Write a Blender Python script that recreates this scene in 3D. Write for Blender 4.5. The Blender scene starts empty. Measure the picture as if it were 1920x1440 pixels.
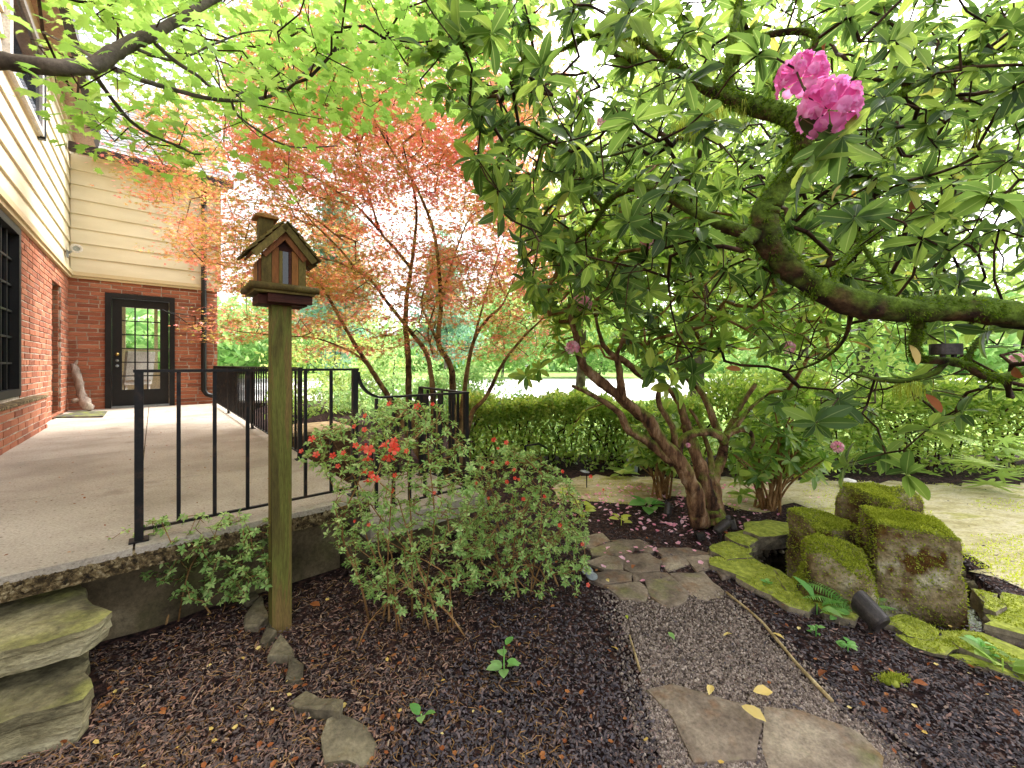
import bpy, math, random
import numpy as np
from mathutils import Vector, Matrix, noise as mnoise

# ------------------------------------------------------------------ camera, sky, sun, exposure
SC = bpy.context.scene
COL = SC.collection
CZ, FPX, CX, HY = 0.82, 760.0, 960.0, 684.0          # eye height above the terrace, focal length / principal column / horizon row
cam_d = bpy.data.cameras.new('camera'); cam = bpy.data.objects.new('camera', cam_d); COL.objects.link(cam)
cam.location = (0, 0, CZ); cam.rotation_euler = (math.radians(90), 0, 0)
cam_d.sensor_width = 36.0; cam_d.lens = 36.0 * FPX / 1920.0; cam_d.shift_y = -(720 - HY) / 1920.0
cam_d.clip_start = 0.02; cam_d.clip_end = 900
SC.camera = cam
SUN_EL, SUN_AZ = 52.0, 38.0                            # azimuth clockwise from straight ahead (+Y)
world = bpy.data.worlds.new('World'); SC.world = world; world.use_nodes = True
wn = world.node_tree; wn.nodes.clear()
sky = wn.nodes.new('ShaderNodeTexSky'); sky.sky_type = 'NISHITA'; sky.sun_disc = False
sky.sun_elevation = math.radians(SUN_EL); sky.sun_rotation = math.radians(SUN_AZ)
sky.air_density = 1.0; sky.dust_density = 4.0; sky.ozone_density = 1.0
hs = wn.nodes.new('ShaderNodeHueSaturation'); hs.inputs['Saturation'].default_value = 0.22   # overcast: grey-white sky
bg = wn.nodes.new('ShaderNodeBackground'); bg.inputs[1].default_value = 0.15
wo = wn.nodes.new('ShaderNodeOutputWorld')
wn.links.new(sky.outputs[0], hs.inputs['Color']); wn.links.new(hs.outputs[0], bg.inputs[0]); wn.links.new(bg.outputs[0], wo.inputs[0])
sun_d = bpy.data.lights.new('sun', 'SUN'); sun_d.energy = 1.5; sun_d.angle = math.radians(14); sun_d.color = (1.0, 0.96, 0.9)
sun = bpy.data.objects.new('sun', sun_d); COL.objects.link(sun)
_a, _e = math.radians(SUN_AZ), math.radians(SUN_EL)
_to = Vector((math.sin(_a) * math.cos(_e), math.cos(_a) * math.cos(_e), math.sin(_e)))
sun.rotation_euler = _to.to_track_quat('Z', 'Y').to_euler(); sun.location = _to * 40
vs = SC.view_settings
vs.view_transform = 'Standard'; vs.look = 'None'; vs.gamma = 1.0; vs.use_curve_mapping = False
vs.exposure = 2.13
SC.render.engine = 'CYCLES'
SC.cycles.use_denoising = True
SC.cycles.max_bounces = 10; SC.cycles.diffuse_bounces = 5; SC.cycles.transmission_bounces = 6; SC.cycles.transparent_max_bounces = 10
SC.cycles.caustics_reflective = False; SC.cycles.caustics_refractive = False

# ------------------------------------------------------------------ helpers
rng = np.random.default_rng(7); random.seed(7)
def at(px, py, d): return np.array(((px - CX) / FPX * d, d, CZ - (py - HY) / FPX * d))
def on(px, py, z): return at(px, py, (CZ - z) * FPX / (py - HY))
def project(P):
    P = np.asarray(P); y = np.maximum(P[:, 1], 1e-3)
    return CX + FPX * P[:, 0] / y, HY - FPX * (P[:, 2] - CZ) / y
def inpoly(x, y, poly):
    x = np.asarray(x); y = np.asarray(y); r = np.zeros(x.shape, bool); n = len(poly)
    for i in range(n):
        x0, y0 = poly[i][:2]; x1, y1 = poly[(i + 1) % n][:2]
        if y0 == y1: continue
        c = ((y0 > y) != (y1 > y)) & (x < (x1 - x0) * (y - y0) / (y1 - y0) + x0)
        r ^= c
    return r
def unit(a, axis=-1):
    return a / np.maximum(np.linalg.norm(a, axis=axis, keepdims=True), 1e-9)
# house frame: C is the inner corner of the two brick walls, D2 runs along the door wall, D1 along the long wall away from the camera
C0 = np.array((-7.95, 7.25)); A1 = math.radians(41.5)
D1 = np.array((-math.sin(A1), math.cos(A1))); D2 = np.array((math.cos(A1), math.sin(A1)))
def H(u, v, z): p = C0 + u * D2 + v * D1; return np.array((p[0], p[1], z))
HR = np.array(((D2[0], D1[0], 0), (D2[1], D1[1], 0), (0, 0, 1.0)))       # columns: u, v, z
def uv_of(x, y):
    dx, dy = np.asarray(x) - C0[0], np.asarray(y) - C0[1]
    return dx * D2[0] + dy * D2[1], dx * D1[0] + dy * D1[1]

WT = {}
def tag(o, label=None, cat=None, group=None, kind=None):
    if label: o['label'] = label
    if cat: o['category'] = cat
    if group: o['group'] = group
    if kind: o['kind'] = kind
    return o
def setpar(o, p):
    if p is not None:
        o.parent = p; o.matrix_parent_inverse = Matrix.Translation(-Vector(WT.get(p.name, (0, 0, 0))))
def thing(name, loc, label, cat, group=None):
    o = bpy.data.objects.new(name, None); o.empty_display_size = 0.1; COL.objects.link(o)
    o.location = Vector(loc); WT[o.name] = tuple(float(c) for c in loc)
    return tag(o, label, cat, group)
def np_mesh(name, V, Fs, smooth=False, rib=None):
    me = bpy.data.meshes.new(name); V = np.asarray(V, np.float32)
    Fs = [np.asarray(f, np.int32) for f in Fs if len(f)]
    tot = np.concatenate([np.full(len(f), f.shape[1], np.int32) for f in Fs])
    li = np.concatenate([f.ravel() for f in Fs])
    st = np.concatenate(([0], np.cumsum(tot)[:-1])).astype(np.int32)
    me.vertices.add(len(V)); me.vertices.foreach_set('co', V.ravel())
    me.loops.add(len(li)); me.loops.foreach_set('vertex_index', li)
    me.polygons.add(len(tot)); me.polygons.foreach_set('loop_start', st); me.polygons.foreach_set('loop_total', tot)
    me.polygons.foreach_set('use_smooth', np.full(len(tot), bool(smooth)))
    me.update(calc_edges=True)
    if rib is not None: me.attributes.new('rib', 'FLOAT', 'POINT').data.foreach_set('value', np.asarray(rib, np.float32))
    return me
def addobj(name, me, mat, parent=None, loc=None, kind=None):
    if mat is not None and not me.materials: me.materials.append(mat)
    o = bpy.data.objects.new(name, me); COL.objects.link(o)
    if loc is not None: o.location = Vector(loc); WT[o.name] = tuple(float(c) for c in loc)
    setpar(o, parent)
    if kind: o['kind'] = kind
    return o
BOXF = np.array(((0, 3, 2, 1), (4, 5, 6, 7), (0, 1, 5, 4), (1, 2, 6, 5), (2, 3, 7, 6), (3, 0, 4, 7)))
BOXV = np.array(((-1, -1, -1), (1, -1, -1), (1, 1, -1), (-1, 1, -1), (-1, -1, 1), (1, -1, 1), (1, 1, 1), (-1, 1, 1)), float)
class MB:
    def __init__(s): s.V = []; s.F = []; s.n = 0
    def add(s, V, F):
        V = np.asarray(V, float); s.V.append(V)
        for f in (F if isinstance(F, list) else [F]):
            f = np.asarray(f)
            if len(f): s.F.append(f + s.n)
        s.n += len(V); return s
    def box(s, c, h, R=None):
        V = BOXV * np.asarray(h, float)
        if R is not None: V = V @ np.asarray(R).T
        return s.add(V + np.asarray(c), BOXF)
    def hbox(s, u0, u1, v0, v1, z0, z1):                       # box in the house frame
        return s.box(H((u0 + u1) / 2, (v0 + v1) / 2, (z0 + z1) / 2), (abs(u1 - u0) / 2, abs(v1 - v0) / 2, abs(z1 - z0) / 2), HR)
    def bar(s, p0, p1, w, h):
        p0 = np.asarray(p0, float); p1 = np.asarray(p1, float); y = p1 - p0; L = np.linalg.norm(y); y = y / L
        up = np.array((0, 0, 1.0)) if abs(y[2]) < .9 else np.array((D2[0], D2[1], 0))
        x = unit(np.cross(y, up)); z = np.cross(x, y)
        return s.box((p0 + p1) / 2, (w / 2, L / 2, h / 2), np.stack((x, y, z), 1))
    def tube(s, pts, rad, n=10, cap=True, noise=0.0, seed=0.0):
        P = np.asarray(pts, float); m = len(P); rad = np.broadcast_to(np.asarray(rad, float), (m,))
        T = unit(np.gradient(P, axis=0)); a = np.array((0.3, 0.2, 1.0)) if abs(T[0][2]) < .8 else np.array((1.0, 0.1, 0))
        N = unit(a - T[0] * (a @ T[0])); rings = []
        th = np.linspace(0, 2 * np.pi, n, endpoint=False)
        for i in range(m):
            N = unit(N - T[i] * (N @ T[i])); B = np.cross(T[i], N)
            r = np.full(n, rad[i])
            if noise:
                r = r * (1 + noise * np.array([mnoise.noise(Vector(P[i] * 9 + (N * math.cos(t) + B * math.sin(t)) * 1.3 + seed)) for t in th]))
            rings.append(P[i] + r[:, None] * (np.cos(th)[:, None] * N + np.sin(th)[:, None] * B))
        V = np.concatenate(rings); i = np.arange(m - 1)[:, None] * n; j = np.arange(n)[None]; k = (j + 1) % n
        F = np.stack(((i + j), (i + k), (i + n + k), (i + n + j)), -1).reshape(-1, 4); Fs = [F]
        if cap:
            V = np.concatenate((V, P[:1], P[-1:])); c0, c1 = m * n, m * n + 1; j = np.arange(n); k = (j + 1) % n
            Fs.append(np.stack((np.full(n, c0), k, j), 1)); Fs.append(np.stack((np.full(n, c1), (m - 1) * n + j, (m - 1) * n + k), 1))
        return s.add(V, Fs)
    def lathe(s, prof, M, n=20):                                # prof: (r, z); M: 4x4 placing it
        th = np.linspace(0, 2 * np.pi, n, endpoint=False); m = len(prof)
        V = np.concatenate([np.stack((r * np.cos(th), r * np.sin(th), np.full(n, z)), 1) for r, z in prof])
        M = np.asarray(M); V = V @ M[:3, :3].T + M[:3, 3]
        i = np.arange(m - 1)[:, None] * n; j = np.arange(n)[None]; k = (j + 1) % n
        return s.add(V, np.stack(((i + j), (i + k), (i + n + k), (i + n + j)), -1).reshape(-1, 4))
    def build(s, name, mat, parent=None, smooth=False, kind=None, label=None, cat=None, group=None, origin=None):
        V = np.concatenate(s.V); loc = None
        if parent is None:
            lo, hi = V.min(0), V.max(0); loc = np.array(((lo[0] + hi[0]) / 2, (lo[1] + hi[1]) / 2, lo[2])) if origin is None else np.asarray(origin)
            V = V - loc
        o = addobj(name, np_mesh(name, V, s.F, smooth), mat, parent, loc, kind)
        return tag(o, label, cat, group)
def frame(z, x=None):
    z = unit(np.asarray(z, float)); a = np.asarray(x if x is not None else ((1, 0, 0) if abs(z[0]) < .9 else (0, 1, 0)), float)
    x = unit(a - z * (a @ z)); return np.stack((x, np.cross(z, x), z), 1)
def mat4(R, t, s=1.0):
    M = np.eye(4); M[:3, :3] = np.asarray(R) * s; M[:3, 3] = t; return M
def spline(pts, n):
    P = np.asarray(pts, float); P = np.vstack((2 * P[0] - P[1], P, 2 * P[-1] - P[-2])); out = []; m = len(P) - 3
    for q in np.linspace(0, m - 1e-6, n):
        i = int(q); t = q - i; a, b, c, d = P[i:i + 4]
        out.append(.5 * (2 * b + (c - a) * t + (2 * a - 5 * b + 4 * c - d) * t * t + (3 * b - a - 3 * c + d) * t ** 3))
    return np.array(out)

# ------------------------------------------------------------------ materials
def srgb(h):
    h = h.lstrip('#'); c = [int(h[i:i + 2], 16) / 255 for i in (0, 2, 4)]
    return tuple((x / 12.92 if x <= .04045 else ((x + .055) / 1.055) ** 2.4) for x in c)
def col(c): return srgb(c) if isinstance(c, str) else tuple(c)
def ramp_node(nt, ramp, interp='LINEAR'):
    r = nt.nodes.new('ShaderNodeValToRGB'); cr = r.color_ramp; cr.interpolation = interp
    while len(cr.elements) < len(ramp): cr.elements.new(.5)
    for e, (p, c) in zip(cr.elements, ramp): e.position = p; e.color = col(c) + (1,)
    return r
def math_node(nt, op, a, b=None, clamp=False):
    m = nt.nodes.new('ShaderNodeMath'); m.operation = op; m.use_clamp = clamp
    for i, v in enumerate((a, b)):
        if v is None: continue
        if isinstance(v, (int, float)): m.inputs[i].default_value = v
        else: nt.links.new(v, m.inputs[i])
    return m.outputs[0]
def rand_out(nt):
    g = nt.nodes.new('ShaderNodeNewGeometry'); o = nt.nodes.new('ShaderNodeObjectInfo')
    return math_node(nt, 'FRACT', math_node(nt, 'ADD', g.outputs['Random Per Island'], o.outputs['Random']))
def noise_out(nt, scale, detail=5, stretch=(1, 1, 1), rnd=None, rough=.55, dist=0.0):
    t = nt.nodes.new('ShaderNodeTexCoord'); m = nt.nodes.new('ShaderNodeMapping'); m.inputs['Scale'].default_value = stretch
    n = nt.nodes.new('ShaderNodeTexNoise'); n.inputs['Scale'].default_value = scale; n.inputs['Detail'].default_value = detail
    n.inputs['Roughness'].default_value = rough; n.inputs['Distortion'].default_value = dist
    nt.links.new(t.outputs['Object'], m.inputs[0]); nt.links.new(m.outputs[0], n.inputs['Vector'])
    if rnd is not None:
        n.noise_dimensions = '4D'; nt.links.new(math_node(nt, 'MULTIPLY', rnd, 37.0), n.inputs['W'])
    return n.outputs['Fac']
def newmat(name):
    m = bpy.data.materials.new(name); m.use_nodes = True; nt = m.node_tree; nt.nodes.clear()
    out = nt.nodes.new('ShaderNodeOutputMaterial'); return m, nt, out
def pmat(name, ramp, scale=6, detail=6, rnd=0.0, rough=.8, spec=.3, bump=.4, bscale=None, bdist=.01, stretch=(1, 1, 1), moss=None, metal=0.0, speck=None, dist=0.0, speck2=None, con=1.75, fine=.45, fscale=None):
    m, nt, out = newmat(name); L = nt.links.new
    r = rand_out(nt) if rnd else None
    f = noise_out(nt, scale, detail, stretch, r, dist=dist)
    f = math_node(nt, 'ADD', math_node(nt, 'MULTIPLY', math_node(nt, 'SUBTRACT', f, .5), con), .5, True)
    if rnd: f = math_node(nt, 'ADD', math_node(nt, 'MULTIPLY', f, 1 - rnd), math_node(nt, 'MULTIPLY', r, rnd))
    c = ramp_node(nt, ramp); L(f, c.inputs[0]); color = c.outputs[0]
    for speck in [q for q in (speck, speck2) if q]:             # (scale, threshold, colour, width)
        s = noise_out(nt, speck[0], 3, (1, 1, 1), r); k = ramp_node(nt, [(speck[1], (0, 0, 0)), (min(1, speck[1] + speck[3]), (1, 1, 1))]); L(s, k.inputs[0])
        mx = nt.nodes.new('ShaderNodeMixRGB'); L(k.outputs[0], mx.inputs[0]); L(color, mx.inputs[1]); mx.inputs[2].default_value = col(speck[2]) + (1,); color = mx.outputs[0]
    if moss:                                                    # (colour a, colour b, threshold, softness, noise scale, weight of the upward normal)
        g = nt.nodes.new('ShaderNodeNewGeometry'); sp = nt.nodes.new('ShaderNodeSeparateXYZ'); L(g.outputs['Normal'], sp.inputs[0])
        n2 = noise_out(nt, moss[4], 5, (1, 1, 1), r)
        f2 = math_node(nt, 'ADD', math_node(nt, 'MULTIPLY', sp.outputs[2], moss[5]), n2)
        k = ramp_node(nt, [(moss[2], (0, 0, 0)), (min(1, moss[2] + moss[3]), (1, 1, 1))]); L(math_node(nt, 'MULTIPLY', f2, .5), k.inputs[0])
        mc = ramp_node(nt, [(.3, moss[0]), (.7, moss[1])]); L(noise_out(nt, moss[4] * 4, 4), mc.inputs[0])
        mx = nt.nodes.new('ShaderNodeMixRGB'); L(k.outputs[0], mx.inputs[0]); L(color, mx.inputs[1]); L(mc.outputs[0], mx.inputs[2]); color = mx.outputs[0]
    if fine:                                                    # fine grit: light and dark grains of the surface itself
        fn = noise_out(nt, fscale or max(scale * 9, 45), 4, stretch, r, rough=.75); fr = ramp_node(nt, [(.3, (1 - fine,) * 3), (.7, (1 + fine * .6,) * 3)]); L(fn, fr.inputs[0])
        mf = nt.nodes.new('ShaderNodeMixRGB'); mf.blend_type = 'MULTIPLY'; mf.inputs[0].default_value = 1; L(color, mf.inputs[1]); L(fr.outputs[0], mf.inputs[2]); color = mf.outputs[0]
    b = nt.nodes.new('ShaderNodeBsdfPrincipled'); L(color, b.inputs['Base Color'])
    b.inputs['Roughness'].default_value = rough; b.inputs['Specular IOR Level'].default_value = spec; b.inputs['Metallic'].default_value = metal
    if bump:
        bp = nt.nodes.new('ShaderNodeBump'); bp.inputs['Strength'].default_value = bump; bp.inputs['Distance'].default_value = bdist
        L(noise_out(nt, bscale or scale * 5, 6, stretch, r), bp.inputs['Height']); L(bp.outputs[0], b.inputs['Normal'])
    L(b.outputs[0], out.inputs[0]); return m
def lmat(name, ramp, trans=.45, rough=.45, spec=.35, wn_scale=.8, wrnd=.55, tval=1.8, tsat=1.1, thue=.49):
    m, nt, out = newmat(name); L = nt.links.new
    r = rand_out(nt); g = nt.nodes.new('ShaderNodeNewGeometry'); n = nt.nodes.new('ShaderNodeTexNoise'); n.inputs['Scale'].default_value = wn_scale; n.inputs['Detail'].default_value = 3
    L(g.outputs['Position'], n.inputs['Vector'])
    f = math_node(nt, 'ADD', math_node(nt, 'MULTIPLY', r, wrnd), math_node(nt, 'MULTIPLY', n.outputs['Fac'], 1 - wrnd))
    f = math_node(nt, 'ADD', math_node(nt, 'MULTIPLY', math_node(nt, 'SUBTRACT', f, .5), 1.4), .5, True)
    c = ramp_node(nt, ramp); L(f, c.inputs[0])
    at_ = nt.nodes.new('ShaderNodeAttribute'); at_.attribute_name = 'rib'; rr = ramp_node(nt, [(.9, (0, 0, 0)), (1.0, (.35, .35, .35))]); L(at_.outputs['Fac'], rr.inputs[0])
    mr = nt.nodes.new('ShaderNodeMixRGB'); L(rr.outputs[0], mr.inputs[0]); L(c.outputs[0], mr.inputs[1]); mr.inputs[2].default_value = col('#b5c27a') + (1,); c = mr
    b = nt.nodes.new('ShaderNodeBsdfPrincipled'); L(c.outputs[0], b.inputs['Base Color']); b.inputs['Roughness'].default_value = rough; b.inputs['Specular IOR Level'].default_value = spec
    h = nt.nodes.new('ShaderNodeHueSaturation'); h.inputs['Value'].default_value = tval; h.inputs['Saturation'].default_value = tsat; h.inputs['Hue'].default_value = thue
    L(c.outputs[0], h.inputs['Color']); t = nt.nodes.new('ShaderNodeBsdfTranslucent'); L(h.outputs[0], t.inputs[0])
    mx = nt.nodes.new('ShaderNodeMixShader'); mx.inputs[0].default_value = trans
    L(b.outputs[0], mx.inputs[1]); L(t.outputs[0], mx.inputs[2]); L(mx.outputs[0], out.inputs[0]); return m
def glassmat(name, tint=(1, 1, 1), gloss=.12):
    m, nt, out = newmat(name); L = nt.links.new
    t = nt.nodes.new('ShaderNodeBsdfTransparent'); t.inputs[0].default_value = tuple(tint) + (1,)
    g = nt.nodes.new('ShaderNodeBsdfGlossy'); g.inputs['Roughness'].default_value = .01
    lw = nt.nodes.new('ShaderNodeLayerWeight'); lw.inputs[0].default_value = .25
    mx = nt.nodes.new('ShaderNodeMixShader'); L(math_node(nt, 'ADD', math_node(nt, 'MULTIPLY', lw.outputs['Fresnel'], .4), gloss, True), mx.inputs[0])
    L(t.outputs[0], mx.inputs[1]); L(g.outputs[0], mx.inputs[2]); L(mx.outputs[0], out.inputs[0]); return m

M = {}
M['mulch'] = pmat('mulch', [(.25, '#1c1516'), (.5, '#382a2a'), (.75, '#5a4038')], 30, 8, rough=.95, bump=1, bscale=90, bdist=.02, spec=.1)
M['chip'] = pmat('bark_chip', [(0, '#342d2d'), (.35, '#5b504e'), (.58, '#7a665e'), (.76, '#9a7464'), (.9, '#b09880'), (1, '#cab8a0')], 3, 3, rnd=.72, rough=.8, bump=0, spec=.25)
M['chip_dark'] = pmat('bark_chip_dark', [(0, '#302c31'), (.45, '#524b50'), (.7, '#685c5b'), (.87, '#866960'), (1, '#ab9887')], 3, 3, rnd=.75, rough=.75, bump=0, spec=.3)
M['gravel'] = pmat('gravel_grain', [(0, '#463b37'), (.35, '#77685f'), (.65, '#98887d'), (.85, '#ad9e92'), (1, '#c9bcb0')], 3, 3, rnd=.75, rough=.8, bump=0, spec=.3)
M['gravel_bed'] = pmat('gravel_bed', [(.3, '#3d322d'), (.6, '#64554c'), (.8, '#83746a')], 60, 8, rough=.95, bump=1, bscale=140, bdist=.01)
M['moss_path'] = pmat('moss_path', [(.2, '#968c5c'), (.42, '#b8ad82'), (.55, '#c4b999'), (.66, '#b0a86c'), (.82, '#90964a')], 3.5, 9, rough=.95, bump=.7, bscale=70, bdist=.015, stretch=(.6, 1.6, 1), speck=(34, .62, '#8d7a55', .1))
M['lawn'] = pmat('lawn', [(.3, '#5b7a2f'), (.6, '#86a34a'), (.8, '#a7b764')], 2, 8, rough=.95, bump=.5)
M['road'] = pmat('road', [(.3, '#c9c4bd'), (.7, '#dcd8d2')], 1, 6, rough=.9, bump=.2)
M['concrete'] = pmat('terrace_concrete', [(.2, '#948a7c'), (.42, '#a79d8f'), (.55, '#b3a99b'), (.8, '#bfb6a8')], 1.7, 12, con=1.2, fine=.35, fscale=90, rough=.9, bump=.7, bscale=110, bdist=.005, speck=(48, .6, '#776a5c', .12), speck2=(2.6, .6, '#8a7d6f', .2))
M['conc_edge'] = pmat('exposed_aggregate', [(.25, '#2a2116'), (.45, '#57482f'), (.6, '#7c6a4a'), (.8, '#a59573')], 34, 4, rough=.9, bump=1, bscale=45, bdist=.02)
M['conc_wall'] = pmat('stained_shaded_concrete', [(.25, '#3d3424'), (.5, '#6a5d46'), (.75, '#9a8c70')], 1.6, 10, rough=.9, bump=.5, bscale=60, speck=(4, .5, '#4c4a28', .2))  # deep shade under the slab is put into this brown; olive specks are stains
M['brick'] = pmat('brick', [(0, '#5d382d'), (.25, '#854f3b'), (.5, '#9f6047'), (.75, '#ae7054'), (1, '#b9856b')], 9, 7, rnd=.55, rough=.88, bump=.6, bscale=55, bdist=.006, speck=(26, .66, '#bfa08c', .12))
M['mortar'] = pmat('mortar', [(.3, '#9b9084'), (.6, '#b5aa9c'), (.8, '#c6bdb0')], 14, 8, rough=.95, bump=.6, bscale=90)
M['siding'] = pmat('cream_siding', [(.3, '#cabd9f'), (.55, '#d4c8ac'), (.75, '#dbd0b6')], 1.3, 6, rough=.6, bump=.08, bscale=40, stretch=(1, 1, 5), con=1.0, fine=.06)
M['trim'] = pmat('cream_trim', [(.3, '#c0ac86'), (.7, '#cbb992')], 2, 5, rough=.55, bump=.05, con=1.0, fine=.06)
M['tan'] = pmat('tan_fascia', [(.3, '#a98872'), (.7, '#b99a83')], 2, 5, rough=.6, bump=.05)
M['black'] = pmat('black_paint', [(.3, (.004, .004, .0045)), (.7, (.009, .0085, .008))], 4, 5, rough=.45, spec=.3, bump=.12, bscale=60, bdist=.003)
M['iron'] = pmat('wrought_iron', [(.3, (.004, .004, .005)), (.58, (.009, .008, .008)), (.72, (.035, .021, .014))], 14, 8, rough=.5, spec=.3, bump=.3, bscale=70, bdist=.002)
M['gutter'] = pmat('brown_gutter', [(.3, '#2c2220'), (.7, '#3a2e2a')], 4, 5, rough=.5, bump=.05)
M['shingle'] = pmat('roof_shingle', [(.2, '#77777a'), (.5, '#98989b'), (.8, '#b6b6b6')], 12, 6, rnd=.5, rough=.9, bump=.5)
M['glass'] = glassmat('window_glass', (.97, .98, .97), .0)
M['glass_dark'] = glassmat('dark_window_glass', (.55, .6, .66), .25)
M['room'] = pmat('room_wall', [(.3, '#e2d0ad'), (.7, '#ecdfc2')], 1.5, 4, rough=.8, bump=0)
M['dark_room'] = pmat('room_floor', [(.3, '#7a5a3c'), (.7, '#8f6d4a')], 1.5, 4, rough=.6, bump=0)
M['fabric'] = pmat('white_fabric', [(.3, '#d8d2cb'), (.7, '#ebe7e2')], 8, 5, rough=.95, bump=.1)
M['brass'] = pmat('brass', [(.3, '#a8884b'), (.7, '#cfb176')], 8, 4, rough=.3, metal=1, bump=0)
M['drift'] = pmat('driftwood', [(.25, '#65564a'), (.5, '#94857a'), (.75, '#b0a396')], 7, 8, rough=.85, bump=.7, bscale=30, stretch=(1, 1, .25))
M['mat'] = pmat('door_mat', [(.3, '#4c4a44'), (.55, '#6b6a55'), (.7, '#7d8438')], 9, 8, rough=1, bump=1, bscale=120)
M['whitemetal'] = pmat('white_metal', [(.3, '#bdb8b4'), (.7, '#d3cfcb')], 5, 4, rough=.4, bump=0)
M['cedar'] = pmat('cedar', [(.05, '#4a2616'), (.35, '#7a4826'), (.6, '#96632f'), (.8, '#aa7a3e'), (1, '#b98f55')], 8, 8, rnd=.45, rough=.75, bump=.6, bscale=26, bdist=.004, stretch=(3, 3, .35))
M['cedar_dark'] = pmat('dark_cedar', [(.2, '#2c150f'), (.6, '#4f2618'), (.9, '#6e3c22')], 8, 8, rnd=.3, rough=.75, bump=.5, bscale=26, stretch=(.5, .5, 3))
M['algae'] = pmat('algae_wood', [(.1, '#3a3018'), (.35, '#594a22'), (.6, '#6f6130'), (.85, '#876f3e')], 7, 8, rnd=.35, rough=.8, bump=.6, bscale=26, bdist=.004, stretch=(2, 2, .8))
M['post'] = pmat('post_wood', [(.18, '#42351a'), (.36, '#5a5424'), (.5, '#686a2c'), (.6, '#6f5f30'), (.82, '#80663c')], 2.6, 9, rough=.75, bump=.5, bscale=30, bdist=.004, stretch=(7, 7, .55), dist=.6)
MOSS = ('#4d5f12', '#93a52c')
M['stone'] = pmat('flagstone', [(.22, '#574a3f'), (.45, '#7d6e5f'), (.62, '#938472'), (.8, '#a69883')], 7, 10, rnd=.25, rough=.9, bump=.8, bscale=24, bdist=.012, speck=(9, .56, '#7d5a3c', .2), moss=('#55641a', '#8b9a34', .72, .16, 4, .9))
M['stone_bare'] = pmat('fieldstone', [(.25, '#443d31'), (.45, '#665d4b'), (.62, '#7d735c'), (.8, '#958a70')], 6, 10, rnd=.25, rough=.9, bump=.9, bscale=20, bdist=.014, speck=(8, .58, '#6b5b3b', .2))
M['stone_moss'] = pmat('mossy_flagstone', [(.25, '#4c453a'), (.5, '#7b705e'), (.8, '#9a8e76')], 7, 10, rnd=.2, rough=.95, bump=.9, bscale=26, bdist=.014, moss=('#747f28', '#adb34c', .54, .14, 5, .95))
M['step'] = pmat('step_stone', [(.2, '#4f4936'), (.42, '#7d7557'), (.6, '#968d6b'), (.8, '#aba281')], 4, 11, rough=.9, bump=1, bscale=9, bdist=.03, stretch=(1, 1, 2.5), moss=('#757a30', '#a5a750', .64, .2, 4, .8))
M['boulder'] = pmat('basalt_boulder', [(.25, '#3a2f1c'), (.42, '#6f5c3c'), (.55, '#8f7d5b'), (.68, '#a59776'), (.85, '#c4bba2')], 4.5, 12, rough=.92, bump=1, bscale=18, bdist=.05, speck=(6, .54, '#5a3a14', .1), moss=('#4f5318', '#8b9236', .33, .12, 6, .45))
M['moss'] = lmat('moss', [(0, '#66741f'), (.5, '#939e38'), (1, '#bcc25a')], .25, .9, .1, 6, .5, 1.5)
M['limb_moss'] = lmat('limb_moss', [(0, '#34480f'), (.5, '#58751c'), (1, '#869d34')], .25, .9, .1, 4, .5, 1.5)
M['limb'] = pmat('mossy_bark', [(.25, '#1f150e'), (.45, '#3d2a1b'), (.6, '#57412a'), (.8, '#6d5236')], 11, 9, rough=.95, bump=1, bscale=28, bdist=.02, moss=('#384a12', '#6d852c', .16, .1, 6, .2))
M['bark'] = pmat('rhododendron_bark', [(.2, '#2f1d12'), (.42, '#64452f'), (.6, '#8f6c4c'), (.8, '#b09273')], 9, 10, rough=.95, bump=1, bscale=24, bdist=.03, stretch=(2, 2, .5), moss=('#4f5f1a', '#8e9a3c', .265, .1, 6, .3))
M['maple_bark'] = pmat('maple_bark', [(.25, '#3c2d1c'), (.45, '#6f573a'), (.62, '#92764e'), (.8, '#a98f63')], 8, 9, rough=.95, bump=.8, bscale=30, stretch=(1, 1, .6), speck=(14, .6, '#2e2113', .1))
M['twig'] = pmat('twig', [(.2, '#1f1510'), (.5, '#3a281c'), (.8, '#5a4330')], 9, 5, rough=.9, bump=.3, spec=.15)
M['twig_tan'] = pmat('tan_twig', [(.2, '#5b4126'), (.5, '#8a6740'), (.8, '#a98659')], 9, 5, rough=.9, bump=.3, spec=.15)
M['grey_bark'] = pmat('grey_bark', [(.2, '#3d352c'), (.5, '#5f554b'), (.8, '#7d736a')], 6, 7, rough=.9, bump=.4, moss=('#2c3411', '#47501d', .62, .2, 4, .2))
M['rhodo_leaf'] = lmat('rhododendron_leaf', [(0, '#263d1a'), (.3, '#395524'), (.6, '#52702f'), (.9, '#76913c'), (.98, '#9c9c46'), (1, '#b08a3c')], .5, .38, .28, 1.2, .6, 2.2, 1.0, .477)
M['rhodo_leaf2'] = lmat('rhododendron_leaf_light', [(0, '#466a2c'), (.4, '#68883c'), (.8, '#90a852'), (1, '#b4bc66')], .45, .42, .4, 1.2, .6, 2.0, 1.1, .485)
M['hedge_leaf'] = lmat('hedge_leaf', [(0, '#5a7e36'), (.4, '#86a44c'), (.75, '#afc268'), (1, '#d0d98a')], .42, .42, .4, 1.3, .55, 1.8, 1.1, .485)
M['bright_leaf'] = lmat('bright_leaf', [(0, '#6f9440'), (.5, '#99b658'), (1, '#c3d282')], .5, .5, .3, .6, .5, 1.5, .95, .485)
M['far_leaf'] = lmat('far_leaf', [(0, '#5d8a4c'), (.5, '#8db36c'), (1, '#bcd08d')], .5, .6, .2, .3, .5, 1.4, 1.0, .49)  # washed-out veil over the distance is put into this pale leaf colour
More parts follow.
